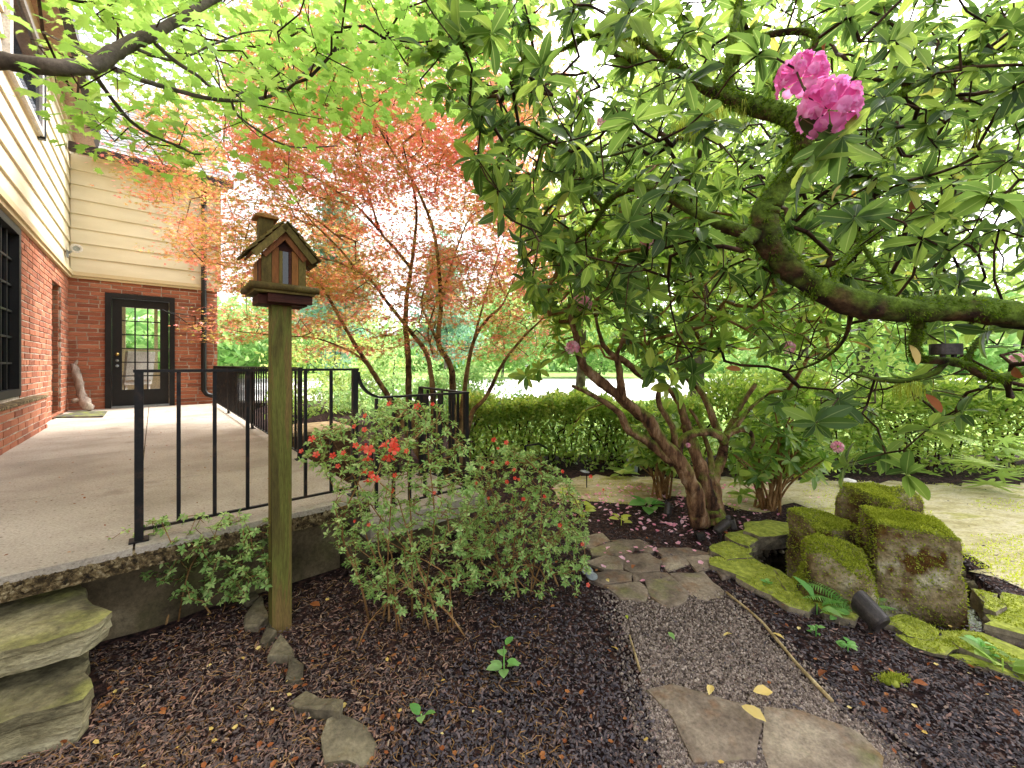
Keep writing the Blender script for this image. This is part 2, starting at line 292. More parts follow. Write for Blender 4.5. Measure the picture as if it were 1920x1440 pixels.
M['far_blue'] = lmat('far_conifer_leaf', [(0, '#4f7f6a'), (.5, '#7ba58a'), (1, '#a5c3a0')], .4, .6, .2, .3, .5, 1.4, 1.0, .5)  # the same distance veil is put into the conifer tint
M['vine_leaf'] = lmat('green_maple_leaf', [(0, '#6f9a3e'), (.5, '#8db550'), (1, '#abc76a')], .55, .55, .25, 1.0, .6, 1.6, .98, .49)
M['maple_leaf'] = lmat('red_maple_leaf', [(.12, '#8b9243'), (.38, '#a8964c'), (.5, '#be8b52'), (.6, '#c87c5c'), (.72, '#cf7872'), (1, '#e0a09c')], .58, .6, .2, .75, .42, 1.72, .96, .501)
M['azalea_leaf'] = lmat('azalea_leaf', [(0, '#638c44'), (.4, '#86aa5c'), (.75, '#a7c175'), (1, '#c3d490')], .35, .5, .35, 2, .6, 1.6, 1.1, .485)
M['fern'] = lmat('fern_leaf', [(0, '#5a8c42'), (.6, '#80ae58'), (1, '#a5c878')], .4, .5, .3, 2, .6, 1.6)
M['lime'] = lmat('lime_leaf', [(0, '#a8b83a'), (.6, '#c3cf55'), (1, '#d6dd78')], .4, .5, .3, 2, .6, 1.4)
M['young'] = lmat('young_leaf', [(0, '#5c9a48'), (.6, '#86ba63'), (1, '#a6cd84')], .4, .5, .3, 2, .6, 1.5)
M['pink'] = lmat('pink_petal', [(0, '#dd66ac'), (.5, '#ea8cc6'), (1, '#f5b4da')], .4, .85, .08, 20, .6, 1.25, 1.0, .5)
M['palepink'] = lmat('pale_pink_petal', [(0, '#e08aa6'), (.5, '#eeb0c4'), (1, '#f6d2dc')], .35, .6, .2, 20, .6, 1.15, 1.0, .5)
M['red'] = lmat('red_petal', [(0, '#d23a2a'), (.5, '#e2553f'), (1, '#ec7862')], .3, .6, .2, 20, .6, 1.25, 1.0, .5)
M['yellow'] = lmat('yellow_leaf', [(0, '#c9a24a'), (.5, '#dcc070'), (1, '#e8d898')], .2, .6, .2, 12, .5, 1.2, 1.0, .5)
M['brownleaf'] = lmat('brown_leaf', [(0, '#6b3a22'), (.5, '#96572f'), (1, '#b57b48')], .2, .6, .2, 12, .5, 1.2, 1.0, .5)
M['bronze'] = pmat('bronze_metal', [(.3, '#3b3634'), (.7, '#4d4744')], 8, 5, rough=.42, metal=.4, bump=.05)
M['lens'] = pmat('lamp_lens', [(.3, '#17181a'), (.7, '#222427')], 8, 3, rough=.1, bump=0, spec=.6)
M['greymetal'] = pmat('grey_metal', [(.3, '#7c8284'), (.7, '#9aa0a1')], 6, 4, rough=.5, bump=0)
M['bucket'] = pmat('grey_plastic', [(.3, '#8b9a9c'), (.7, '#a6b3b4')], 6, 4, rough=.5, bump=0)
M['wood_strip'] = pmat('wood_strip', [(.3, '#8f7a55'), (.6, '#b39d73'), (.8, '#c7b48c')], 12, 6, rough=.85, bump=.3)
M['planter'] = pmat('planter_wood', [(.3, '#3f2c20'), (.6, '#5f4531'), (.8, '#7d5f45')], 6, 7, rough=.85, bump=.4, stretch=(1, 1, 4))
M['terracotta'] = pmat('terracotta', [(.3, '#b06a4b'), (.7, '#c98363')], 6, 5, rough=.85, bump=.2)
M['darkrock'] = pmat('dark_rock', [(.3, '#15120f'), (.7, '#2e2721')], 9, 7, rough=.6, bump=.8)
def water_mat():
    m, nt, out = newmat('pond_water'); b = nt.nodes.new('ShaderNodeBsdfPrincipled')
    b.inputs['Base Color'].default_value = (.012, .009, .006, 1); b.inputs['Roughness'].default_value = .04; b.inputs['Specular IOR Level'].default_value = .6
    bp = nt.nodes.new('ShaderNodeBump'); bp.inputs['Strength'].default_value = .25; bp.inputs['Distance'].default_value = .01
    nt.links.new(noise_out(nt, 14, 3), bp.inputs['Height']); nt.links.new(bp.outputs[0], b.inputs['Normal']); nt.links.new(b.outputs[0], out.inputs[0]); return m
M['water'] = water_mat()
from mathutils.geometry import tessellate_polygon

# ------------------------------------------------------------------ the ground and paths
GZ = -0.47
POND = np.array([on(x, y, GZ)[:2] for x, y in ((1403, 1042), (1420, 1018), (1450, 1003), (1500, 1000), (1580, 985), (1680, 985), (1780, 1030), (1835, 1085), (1880, 1130), (1868, 1165), (1800, 1185), (1700, 1176), (1640, 1160), (1570, 1130), (1500, 1098), (1450, 1068))])
GRAVEL = np.array([on(x, y, GZ)[:2] for x, y in ((1130, 1110), (1200, 1118), (1340, 1108), (1368, 1118), (1460, 1215), (1560, 1322), (1650, 1400), (1720, 1480), (1250, 1480), (1215, 1320), (1190, 1250), (1165, 1170))])
def ground_z(x, y):
    x = np.asarray(x, float); y = np.asarray(y, float)
    z = np.full(x.shape, GZ)
    u, v = uv_of(x, y)
    dip = np.clip((v + 7.5) / 1.2, 0, 1) * np.clip((u - 1.9) / .3, 0, 1) * np.clip((3.9 - u) / .7, 0, 1)
    z = z - .75 * dip
    flat = np.clip((2.45 - y) / .4, 0, 1) * np.clip((1.9 - x) / .3, 0, 1) * np.where(inpoly(x, y, GRAVEL.mean(0) + (GRAVEL - GRAVEL.mean(0)) * 1.2), 0, 1)
    z = z + flat * (.014 * np.sin(x * 3.1 + 1) * np.cos(y * 2.7) + .010 * np.sin(x * 9 + y * 7))
    z = np.where(inpoly(x, y, POND), -.78, z)
    return z
gx = np.concatenate((-np.geomspace(300, 4.2, 26), np.arange(-4, 5.001, .04), np.geomspace(5.2, 300, 26)))
gy = np.concatenate((-np.geomspace(60, .6, 10), np.arange(-.4, 6.2, .04), np.geomspace(6.4, 600, 40)))
GX, GY = np.meshgrid(gx, gy); Vg = np.stack((GX.ravel(), GY.ravel(), ground_z(GX.ravel(), GY.ravel())), 1)
nx, ny = len(gx), len(gy); i = np.arange(ny - 1)[:, None] * nx; j = np.arange(nx - 1)[None]
Fg = np.stack((i + j, i + j + 1, i + nx + j + 1, i + nx + j), -1).reshape(-1, 4)
tag(addobj('ground', np_mesh('ground', Vg, [Fg], True), M['mulch']), 'dark bark mulch ground of the garden beds', 'ground', kind='structure')
def resample(poly, step, jit=0.0, seed=0):
    P = np.asarray(poly, float); out = []; r = np.random.default_rng(seed)
    for a, b in zip(P, np.roll(P, -1, 0)):
        n = max(1, int(np.linalg.norm(b - a) / step))
        for k in range(n): out.append(a + (b - a) * k / n + r.normal(0, jit, 2))
    return np.array(out)
def sheet(name, poly, lift, mat, label, cat, jit=.02):
    P = resample(poly, .10, jit, 3); mb = MB()
    tr = tessellate_polygon([[Vector((p[0], p[1], 0)) for p in P]])
    F = np.array(tr); V = np.column_stack((P, np.full(len(P), GZ + lift))); a, b, c = V[F[:, 0]], V[F[:, 1]], V[F[:, 2]]
    fl = np.cross(b - a, c - a)[:, 2] < 0; F[fl] = F[fl][:, ::-1]; mb.add(V, F)
    return mb.build(name, mat, kind='structure', label=label, cat=cat)
Gshrink = GRAVEL.mean(0) + (GRAVEL - GRAVEL.mean(0)) * .93
sheet('gravel_path', Gshrink, .006, M['gravel_bed'], 'fine grey gravel path between the flagstones', 'path')
MOSSP = np.array([on(x, y, GZ)[:2] for x, y in ((1030, 935), (1085, 893), (1400, 897), (1600, 902), (1920, 912), (2500, 925), (2700, 1180), (2000, 1140), (1850, 1075), (1740, 1000), (1690, 968), (1560, 968), (1490, 945), (1400, 965), (1300, 930), (1180, 948))])
sheet('moss_path', MOSSP, .005, M['moss_path'], 'tan mossy path curving behind the boulders', 'path', .05)
mb = MB(); mb.box((2, 26, GZ - .03), (60, 11.5, .045)); mb.build('road', M['road'], kind='structure', label='pale sunlit road beyond the hedge', cat='road')
mb = MB(); mb.box((31, 10.1, GZ - .03), (31.6, 4.3, .035)); mb.build('lawn', M['lawn'], kind='structure', label='green lawn strip between the hedge and the road', cat='lawn')
mb = MB(); mb.box((2, 140, GZ - .06), (250, 102, .07)); mb.build('far_lawn', M['lawn'], kind='structure', label='green lawn beyond the pale road', cat='lawn')
Pw = resample(POND, .1); c = Pw.mean(0); Pw = c + (Pw - c) * 1.04
mb = MB(); n = len(Pw); j = np.arange(n); mb.add(np.vstack((np.column_stack((Pw, np.full(n, -.60))), [[c[0], c[1], -.60]])), [np.stack((j, (j + 1) % n, np.full(n, n)), 1)])
mb.build('pond_water', M['water'], kind='structure', label='dark still water of the little pond', cat='water')

# terrace: a slab of cast panels with a rough aggregate edge, on a recessed foundation wall; a landing one step down, stairs beyond
UE, VE = 2.16, -8.22
ter = tag(MB().hbox(0.02, UE, VE, -.02, -.10, -.012).build('terrace', M['conc_edge']), 'raised concrete terrace along the brick house', 'terrace', kind='structure')
jv = [VE - .004, -6.9, -5.4, -3.9, -2.4, -.9, -.004]
for a, b in zip(jv[:-1], jv[1:]):
    for u0, u1 in ((.0, 1.08), (1.086, UE + .004)):
        MB().hbox(u0 + .003, u1, a + .003, b - .003, -.03, 0).build('paving_panel', M['concrete'], ter)
MB().hbox(-.3, UE - .12, VE + .18, -.1, -1.4, -.10).build('foundation_wall', M['conc_wall'], ter)
mb = MB().hbox(UE + .006, 3.08, VE, -7.25, -.29, -.17); land = tag(mb.build('landing', M['concrete']), 'concrete stair landing one step below the terrace', 'landing', kind='structure')
MB().hbox(UE - .1, 2.96, VE + .14, -7.3, -1.4, -.29).build('foundation_wall', M['conc_wall'], land)
stt = thing('staircase', H(2.6, -6.6, -1.2), 'concrete stairs going down from the landing behind the railing', 'stairs')
for k in range(5):
    MB().hbox(UE + .01, 3.05, -7.25 + .28 * k, -7.25 + .28 * (k + 1), -1.3, -.17 - .17 * (k + 1)).build('step', M['concrete'], stt)
# rough aggregate pebbles proud of the slab's front edge
peb = MB(); n = 900
for q in range(n):
    u = rng.uniform(-.1, UE); z = rng.uniform(-.095, -.03); r = rng.uniform(.006, .014)
    peb.add(BOXV * np.array((r, r * .6, r * .7)) @ np.linalg.qr(rng.normal(size=(3, 3)))[0].T * .8 + H(u, VE + .002, z), BOXF)
peb.build('aggregate', M['conc_edge'], ter, kind='stuff')

# ------------------------------------------------------------------ the house
house = thing('brick_house', H(0, 0, 0), 'brick house with cream clapboard upper storey and black glazed door', 'house')
def wall_boxes(mb, axis, a0, a1, z0, z1, t0, t1, openings):
    """axis 'u': runs along u with thickness in v; axis 'v': the other way"""
    ed = sorted({a0, a1} | {min(max(o[q], a0), a1) for o in openings for q in (0, 1)})
    for p, q in zip(ed[:-1], ed[1:]):
        if q - p < 1e-6: continue
        m = (p + q) / 2; spans = [(z0, z1)]
        for o in openings:
            if o[0] < m < o[1]:
                ns = []
                for s0, s1 in spans:
                    if o[2] > s0: ns.append((s0, min(s1, o[2])))
                    if o[3] < s1: ns.append((max(s0, o[3]), s1))
                spans = [s for s in ns if s[1] - s[0] > 1e-6]
        for s0, s1 in spans:
            if axis == 'u': mb.hbox(p, q, t0, t1, s0, s1)
            else: mb.hbox(t0, t1, p, q, s0, s1)
BT = 2.43
OP_DOOR = (.475, 1.475, -.2, 2.17)
OP_SIDE = (-1.57, -.757, .02, 2.12)
OP_WIN = (-5.6, -3.51, .47, 2.36)
mb = MB(); wall_boxes(mb, 'v', -9.6, 0.02, -1.0, BT, -.25, .004, [OP_SIDE, OP_WIN]); wl = mb.build('long_wall', M['mortar'], house)
mb = MB(); wall_boxes(mb, 'u', -.012, 2.168, -1.0, BT, -.004, .25, [OP_DOOR]); wb = mb.build('door_wall', M['mortar'], house)
mb = MB().hbox(-2.5, -.012, .26, .5, -1, BT); wall_boxes(mb, 'v', .25, 3.2, -1, BT, 1.93, 2.168, [(.6, 2.9, .6, 2.3)]); mb.build('wing_wall', M['mortar'], house)  # side opening added to let daylight into the room
mb = MB(); wall_boxes(mb, 'u', -2.5, 2.168, -1.0, BT, 3.2, 3.45, [(.0, 1.85, .6, 2.3)]); mb.build('far_wall', M['room'], house)  # window opening widened to brighten the room behind the door
mb = MB().hbox(-2.5, 1.93, .25, 3.2, -.06, .01); mb.build('room_floor', M['dark_room'], house)
MB().hbox(-2.6, 2.168, .25, 3.45, 2.46, 2.52).build('ceiling', M['room'], house)
MB().hbox(-2.6, -2.5, .25, 3.45, 0, 2.46).build('partition', M['room'], house)
mb = MB()
for u in (.03, .6, 1.2, 1.82): mb.hbox(u - .035, u + .035, 3.17, 3.26, .6, 2.3)
for z in (.62, 1.2, 2.28): mb.hbox(0, 1.85, 3.165, 3.265, z - .035, z + .035)
mb.build('inner_window_frame', M['room'], house)
# bricks: list of (face, along0, along1, z) then the 300 that show largest as objects, the rest joined
bricks = []
def lay(face, a0, a1, z0, z1, openings, off, L=.285):
    ch = .0755; k = 0; z = z0
    while z + ch * .5 < z1:
        h = min(ch, z1 - z); a = a0 - (L / 2 if k % 2 else 0) - rng.uniform(0, .05)
        while a < a1:
            l = L if rng.random() < .82 else L * .5
            p, q = max(a + .008, a0), min(a + l - .008, a1)
            segs = [(p, q)]
            for o in openings:
                if z + h * .5 > o[2] and z + h * .5 < o[3]:
                    ns = []
                    for s0, s1 in segs:
                        if o[0] >= s1 or o[1] <= s0: ns.append((s0, s1)); continue
                        if o[0] > s0: ns.append((s0, o[0]))
                        if o[1] < s1: ns.append((o[1], s1))
                    segs = ns
            for s0, s1 in segs:
                if s1 - s0 > .035: bricks.append((face, s0, s1, z + .008, z + h - .007, off))
            a += l
        z += ch; k += 1
BAY = (-6.2, -2.72)
lay('L', -7.0, -.004, -.02, BT - .01, [OP_SIDE, OP_WIN, (BAY[0], BAY[1], -.2, .40)], 0)
lay('B', .004, 2.166, -.02, BT - .01, [OP_DOOR], 0)
lay('L', BAY[0], BAY[1] - .004, -.02, .40, [], .10)
lay('J', .02, .20, 0, 2.12, [], 0, .18)                         # far jamb of the side doorway
lay('E', .004, 3.4, -.02, BT - .01, [(.6, 2.9, .6, 2.3)], 0)
MB().hbox(-.012, .103, BAY[0], BAY[1] - .004, -.3, .40).build('bay_base', M['mortar'], house)
mb = MB(); mb.hbox(-.02, .125, BAY[0], BAY[1], .402, .43); mb.build('sill_ledge', M['conc_edge'], house)
def brick_xf(b):
    f, s0, s1, z0, z1, off = b; m = (s0 + s1) / 2; z = (z0 + z1) / 2; hl = (s1 - s0) / 2; hz = (z1 - z0) / 2
    j = rng.normal(0, .0016); d = .02
    if f == 'L': c = H(off - .008 + j, m, z); R = HR @ np.array(((0, 1, 0), (1, 0, 0), (0, 0, -1.)))
    elif f == 'B': c = H(m, .008 + j, z); R = HR
    elif f == 'J': c = H(-m, OP_SIDE[1] - .012 + j + .012, z); R = HR; d = .012
    else: c = H(2.168 - .008 + j, m, z); R = HR @ np.array(((0, 1, 0), (1, 0, 0), (0, 0, -1.)))
    return c, R, np.array((hl, d, hz))
bv = []
def brick_mesh(seed):
    r = np.random.default_rng(seed); V = BOXV.copy(); bev = np.array((.02, .12, .09))
    # front ring inset: a worn box of 16 verts
    V2 = []
    for sy in (-1, 1):
        for s in (1.0, .0):
            for x, z in ((-1, -1), (1, -1), (1, 1), (-1, 1)):
                V2.append((x * (1 - (bev[0] if s == 0 else 0)) + r.normal(0, .012), sy * (1 if s == 0 else .72), z * (1 - (bev[2] if s == 0 else 0)) + r.normal(0, .09)))
    V2 = np.array(V2); F = []
    o = [4, 0, 8, 12]                                            # rings from front face to back face
    for a, b in zip(o[:-1], o[1:]):
        for k in range(4): F.append((a + k, b + k, b + (k + 1) % 4, a + (k + 1) % 4))
    F.append((4, 5, 6, 7)); F.append((15, 14, 13, 12))
    return V2, np.array(F)
BM = [brick_mesh(s) for s in range(5)]
BME = [np_mesh('brick', v, [f]) for v, f in BM]
for me in BME: me.materials.append(M['brick'])
XF = [brick_xf(b) for b in bricks]
cen = np.array([x[0] for x in XF]); px, py = project(cen); wgt = np.zeros(len(bricks))
for k, (c, R, h) in enumerate(XF):
    nrm = {'L': np.array((D2[0], D2[1], 0)), 'B': -np.array((D1[0], D1[1], 0)), 'J': -np.array((D1[0], D1[1], 0)), 'E': np.array((D2[0], D2[1], 0))}[bricks[k][0]]
    vw = np.array((0, 0, CZ)) - c; d = np.linalg.norm(vw); wgt[k] = max(0, nrm @ vw / d) * h[0] * h[2] / d ** 2
    if not (-8 < px[k] < 1930 and c[1] > .3): wgt[k] *= .001
big = set(np.argsort(-wgt)[:300].tolist()); rest = MB()
for k, (c, R, h) in enumerate(XF):
    if k in big:
        wall = wl if bricks[k][0] in 'LJ' else wb
        o = addobj('brick', BME[k % 5], None)
        o.matrix_basis = Matrix(mat4(R * h[None, :], c).tolist()); setpar(o, wall)
    else:
        v, f = BM[k % 5]; rest.add((v * h) @ R.T + c, f)
rest.build('brickwork', M['brick'], house, kind='stuff')
# siding: lapped boards, long wall then door wall
def board(z, e, face, a0, a1, mat):
    mb = MB(); lo, hi, t = .036, .010, e + .02
    if face == 'L': P = [H(-.02, a0, z), H(lo, a0, z), H(hi, a0, z + t), H(-.02, a0, z + t)]; Q = [H(-.02, a1, z), H(lo, a1, z), H(hi, a1, z + t), H(-.02, a1, z + t)]
    else: P = [H(a0, .02, z), H(a0, -lo, z), H(a0, -hi, z + t), H(a0, .02, z + t)]; Q = [H(a1, .02, z), H(a1, -lo, z), H(a1, -hi, z + t), H(a1, .02, z + t)]
    mb.add(np.array(P + Q), np.array(((0, 1, 2, 3), (7, 6, 5, 4), (0, 4, 5, 1), (1, 5, 6, 2), (2, 6, 7, 3), (3, 7, 4, 0))))
    return mb.build('siding_board', mat, house)
E = .262
for k in range(10): board(2.50 + k * E, E, 'L', -9.6, .0 if k < 8 else 1.2, M['siding'])
for k in range(8): board(2.50 + k * E, E, 'B', .04, 2.20, M['siding'])
MB().hbox(-.25, -.021, -9.6, .0, BT, 5.2).build('upper_wall', M['siding'], house)
MB().hbox(-.02, 2.17, .021, .25, BT, 4.62).build('wing_upper_wall', M['siding'], house)
mb = MB().hbox(-.02, .075, -9.6, -.076, BT - .005, 2.495); mb.hbox(-.02, .05, -9.6, -.051, BT - .05, BT - .006); mb.build('moulding', M['trim'], house)
mb = MB().hbox(.076, 2.21, -.075, .02, BT - .005, 2.495); mb.hbox(.051, 2.19, -.05, .02, BT - .05, BT - .006); mb.build('moulding', M['trim'], house)
MB().hbox(2.1715, 2.235, -.06, 3.4, 2.497, 4.6).build('corner_board', M['trim'], house)
# eaves, gutter, roofs
MB().hbox(-.25, .30, -9.6, 1.6, 5.14, 5.18).build('soffit', M['tan'], house)
MB().hbox(-.019, .06, -9.6, -.03, 4.95, 5.139).build('frieze_board', M['trim'], house)
MB().hbox(.30, .40, -9.6, 1.6, 5.10, 5.26).build('gutter', M['gutter'], house)
mb = MB(); mb.add(np.array([H(.36, -9.6, 5.2), H(.36, 1.6, 5.2), H(-4, 1.6, 8.2), H(-4, -9.6, 8.2), H(.36, -9.6, 5.3), H(.36, 1.6, 5.3), H(-4, 1.6, 8.3), H(-4, -9.6, 8.3)]), BOXF); mb.build('main_roof', M['shingle'], house)
MB().hbox(.32, 2.36, -.30, .02, 4.56, 4.60).build('soffit', M['trim'], house)
MB().hbox(.05, 2.42, -.42, -.30, 4.54, 4.68).build('gutter', M['gutter'], house)
wr = MB(); wr.add(np.array([H(.41, -.32, 4.62), H(2.4, -.32, 4.62), H(2.4, 2.2, 6.7), H(.41, 2.2, 6.7), H(.41, -.32, 4.68), H(2.4, -.32, 4.68), H(2.4, 2.2, 6.76), H(.41, 2.2, 6.76)]), BOXF)
wr = wr.build('wing_roof', M['shingle'], house)
for k in range(17):
    t0 = k / 17; v0, z0 = -.34 + 2.52 * t0, 4.69 + 2.08 * t0; a = H(.41, v0, z0 + .016); b = H(2.4, v0, z0 + .016); c = H(2.4, v0 + .17, z0 + .135); d = H(.41, v0 + .17, z0 + .135)
    dn = np.array((0, 0, -.022)); MB().add(np.array([a + dn, b + dn, c + dn, d + dn, a, b, c, d]), BOXF).build('shingle_course', M['shingle'], wr)
# downspout with its elbow
ds = MB().tube([H(1.94, -.08, 4.5), H(1.94, -.075, 3.5), H(1.94, -.07, .42), H(1.945, -.072, .28), H(1.99, -.075, .20), H(2.07, -.08, .17), H(2.15, -.085, .16)], .047, 12).build('downspout', M['black'], house, smooth=True)
mb = MB()
for z in (1.3, 3.1): mb.hbox(1.885, 1.995, -.13, -.005, z, z + .03)
mb.build('strap', M['black'], ds)
# glazed door: frame, door with 3 x 5 panes
fr = MB(); fr.hbox(.475, .56, -.035, .14, 0, 2.17); fr.hbox(1.39, 1.475, -.035, .14, 0, 2.17); fr.hbox(.56, 1.39, -.035, .14, 2.085, 2.17); fr.build('door_frame', M['black'], house)
MB().hbox(.56, 1.39, -.05, .2, 0.004, .03).build('threshold', M['greymetal'], house)
dr = MB(); dr.hbox(.565, .70, .05, .09, .035, 2.08); dr.hbox(1.25, 1.385, .05, .09, .035, 2.08); dr.hbox(.70, 1.25, .05, .09, .035, .34); dr.hbox(.70, 1.25, .05, .09, 1.93, 2.08)
dr = dr.build('door', M['black'], house)
us = np.linspace(.70, 1.25, 4); zs = np.linspace(.34, 1.93, 7); mb = MB()
for u in us[1:-1]: mb.hbox(u - .011, u + .011, .052, .088, .34, 1.93)
for z in zs[1:-1]: mb.hbox(.70, 1.25, .0535, .0865, z - .010, z + .010)
mb.build('muntin', M['black'], dr)
for a in range(3):
    for b in range(6): MB().hbox(us[a], us[a + 1], .068, .072, zs[b], zs[b + 1]).build('pane', M['glass'], dr)
MB().lathe([(0, -.05), (.028, -.045), (.032, -.03), (.015, -.012), (.03, 0)], mat4(frame(H(0, 1, 0) - H(0, 0, 0)), H(.635, .05, 1.02)), 16).build('knob', M['brass'], dr, smooth=True)
for z in (.90, .80): MB().lathe([(0, -.02), (.022, -.02), (.026, 0)], mat4(frame(H(0, 1, 0) - H(0, 0, 0)), H(.635, .05, z)), 14).build('lock', M['greymetal'], dr, smooth=True)
# side doorway: dark door in its recess
sd = MB().hbox(-.24, -.19, OP_SIDE[0], OP_SIDE[1], .03, 2.12).build('side_door', M['black'], house)
mb = MB(); mb.hbox(-.189, -.14, OP_SIDE[0] + .002, OP_SIDE[0] + .08, .03, 2.118); mb.hbox(-.189, -.14, OP_SIDE[1] - .08, OP_SIDE[1] - .014, .03, 2.118); mb.hbox(-.189, -.14, OP_SIDE[0] + .08, OP_SIDE[1] - .08, 2.03, 2.118); mb.build('door_casing', M['black'], sd)
MB().hbox(-.25, .03, OP_SIDE[0] - .03, OP_SIDE[1] - .003, -.01, .028).build('side_threshold', M['planter'], house)
# ground-floor window at the left edge
wf = MB(); v0, v1, z0, z1 = OP_WIN
for a, b in ((v0, v0 + .09), (v1 - .09, v1 - .001)): wf.hbox(-.10, .02, a, b, z0, z1)
wf.hbox(-.10, .02, v0 + .09, v1 - .09, z0, z0 + .08); wf.hbox(-.10, .02, v0 + .09, v1 - .09, z1 - .08, z1)
vm = (v0 + v1) / 2; wf.hbox(-.095, .01, vm - .05, vm + .05, z0 + .08, z1 - .08); wf = wf.build('window', M['black'], house)
mb = MB(); zz = np.linspace(z0 + .08, z1 - .08, 7)
for a, b in ((v0 + .09, vm - .05), (vm + .05, v1 - .09)):
    vv = np.linspace(a, b, 5)
    for q in vv[1:-1]: mb.hbox(-.07, -.03, q - .011, q + .011, z0 + .08, z1 - .08)
    for q in zz[1:-1]: mb.hbox(-.068, -.032, a, b, q - .011, q + .011)
    for c in range(4):
        for d in range(6): MB().hbox(-.052, -.048, vv[c], vv[c + 1], zz[d], zz[d + 1]).build('pane', M['glass_dark'], wf)
mb.build('muntin', M['black'], wf)
MB().hbox(-.9, -.86, v0 - .5, v1 + .3, 0, 2.4).build('curtain', M['room'], house)
# upper window
uw = MB(); v0, v1, z0, z1 = -4.3, -2.62, 3.82, 4.93
for a, b in ((v0, v0 + .1), (v1 - .1, v1)): uw.hbox(0, .075, a, b, z0, z1)
uw.hbox(0, .075, v0 + .1, v1 - .1, z0, z0 + .06); uw.hbox(0, .075, v0 + .1, v1 - .1, z1 - .08, z1); uw = uw.build('window', M['whitemetal'], house)
MB().hbox(.04, .045, v0 + .1, v1 - .1, z0 + .06, z1 - .08).build('pane', M['glass_dark'], uw)
MB().hbox(-.018, .037, v0 + .101, v1 - .101, z0 + .061, z1 - .081).build('blind', M['bucket'], uw)
MB().hbox(0, .085, v1 + .001, v1 + .07, z0 - .03, z1 + .02).build('shutter', M['black'], uw)

# things on and by the house
fl = thing('security_light', H(.1, -.45, 2.8), 'white security floodlight on the cream moulding at the wall corner', 'light')
ax = unit(np.array((.62, -.55, -.25)))
MB().lathe([(0, -.11), (.035, -.11), (.05, -.06), (.062, .02), (.075, .09), (.07, .095), (.045, .085), (0, .08)], mat4(frame(ax), H(.15, -.45, 2.84)), 20).build('lamp_head', M['whitemetal'], fl, smooth=True)
MB().lathe([(0, .083), (.045, .088)], mat4(frame(ax), H(.15, -.45, 2.84)), 20).build('lens', M['greymetal'], fl)
mb = MB().bar(H(.04, -.45, 2.72), H(.12, -.45, 2.80), .03, .03); mb.hbox(.038, .06, -.50, -.40, 2.66, 2.78); mb.build('bracket', M['greymetal'], fl)
dw = MB(); P = [H(.32, -.35, 0.02), H(.27, -.31, .12), H(.2, -.24, .25), H(.17, -.18, .45), H(.12, -.12, .68), H(.08, -.08, .84)]
dw.tube(spline(P, 26), np.interp(np.linspace(0, 1, 26), [0, .1, .25, .35, .6, .85, 1], [.035, .075, .085, .06, .058, .062, .035]), 12, True, .5)
dw.tube(spline([H(.22, -.26, .2), H(.13, -.27, .2), H(.08, -.28, .16)], 6), (.045, .045, .04, .04, .035, .02), 8, True, .4)
dw.tube(spline([H(.09, -.09, .80), H(.12, -.11, .88), H(.13, -.12, .91)], 5), (.04, .03, .025, .02, .01), 8, True, .4)
dw.build('driftwood', M['drift'], smooth=True, label='bleached driftwood log leaning in the brick corner', cat='driftwood')
mt = [on(x, y, .004) for x, y in ((98, 783.5), (148, 773), (201, 772.5), (193, 782.5))]
mt = np.array(mt); mb = MB(); mb.add(np.vstack((mt, mt + (0, 0, .018))), BOXF); mb.build('door_mat', M['mat'], label='worn grey-green mat lying by the side doorway', cat='door mat')
hk = MB(); a = H(1.80, -.01, 1.62); hk.bar(H(1.80, -.015, 1.52), H(1.80, -.015, 1.84), .03, .012); hk.bar(H(1.80, -.02, 1.82), H(1.34, -.30, 1.86), .014, .014)
hk.tube(spline([H(1.80, -.02, 1.55), H(1.66, -.08, 1.68), H(1.5, -.2, 1.80), H(1.34, -.3, 1.86), H(1.28, -.33, 1.89)], 12), .007, 6); hk.build('plant_hook', M['iron'], label='wrought iron plant hook on the brick right of the door', cat='bracket')
ch = thing('dining_chair', H(.75, 1.15, .01), 'white upholstered chair seen through the glazed door', 'chair')
R = HR @ np.array(((math.cos(.5), -math.sin(.5), 0), (math.sin(.5), math.cos(.5), 0), (0, 0, 1))); o = H(.8, 1.15, 0)
mb = MB(); mb.box(o + R @ np.array((0, 0, .46)), (.24, .24, .06), R); mb.build('seat', M['fabric'], ch)
mb = MB(); mb.add((BOXV * (.24, .045, .30) + np.array([(0, (z > 0) * -.1, 0) for x, y, z in BOXV]) + (0, -.22, .8)) @ R.T + o, BOXF); mb.build('backrest', M['fabric'], ch)
for x in (-.2, .2):
    for y in (-.2, .2): MB().box(o + R @ np.array((x, y, .21)), (.02, .02, .2), R).build('leg', M['fabric'], ch)

# ------------------------------------------------------------------ railings
RV = -8.13
def rail_obj(name, loc, label): return thing(name, loc, label, 'railing')
fr = rail_obj('iron_railing', H(1.6, RV, 0), 'black iron railing along the terrace front, dipping to the lower landing')
U0, U1, U2 = 1.10, 2.10, 2.95
top = .785; low = .60
def post(u, v, z0, z1, par, w=.032):
    MB().hbox(u - .035, u + .035, v - .035, v + .035, z0 + .001, z0 + .008).build('base_plate', M['iron'], par)
    MB().hbox(u - w / 2, u + w / 2, v - w / 2, v + w / 2, z0, z1).build('post', M['iron'], par)
def bal(u, v, z0, z1, par, w=.016): MB().hbox(u - w / 2, u + w / 2, v - w / 2, v + w / 2, z0, z1).build('baluster', M['iron'], par)
post(U0, RV, 0, top, fr); post(U1, RV, 0, top, fr); post(U2, RV, -.17, low, fr)
for k in range(1, 7): bal(U0 + (U1 - U0) * k / 7, RV, .05, top, fr)
for k in range(0, 6): bal(U1 + .14 + (U2 - U1 - .14) * k / 6, RV, -.12, low, fr, .018)
MB().bar(H(U0 - .02, RV, top + .006), H(U1 + .02, RV, top + .006), .036, .014).build('top_rail', M['iron'], fr)
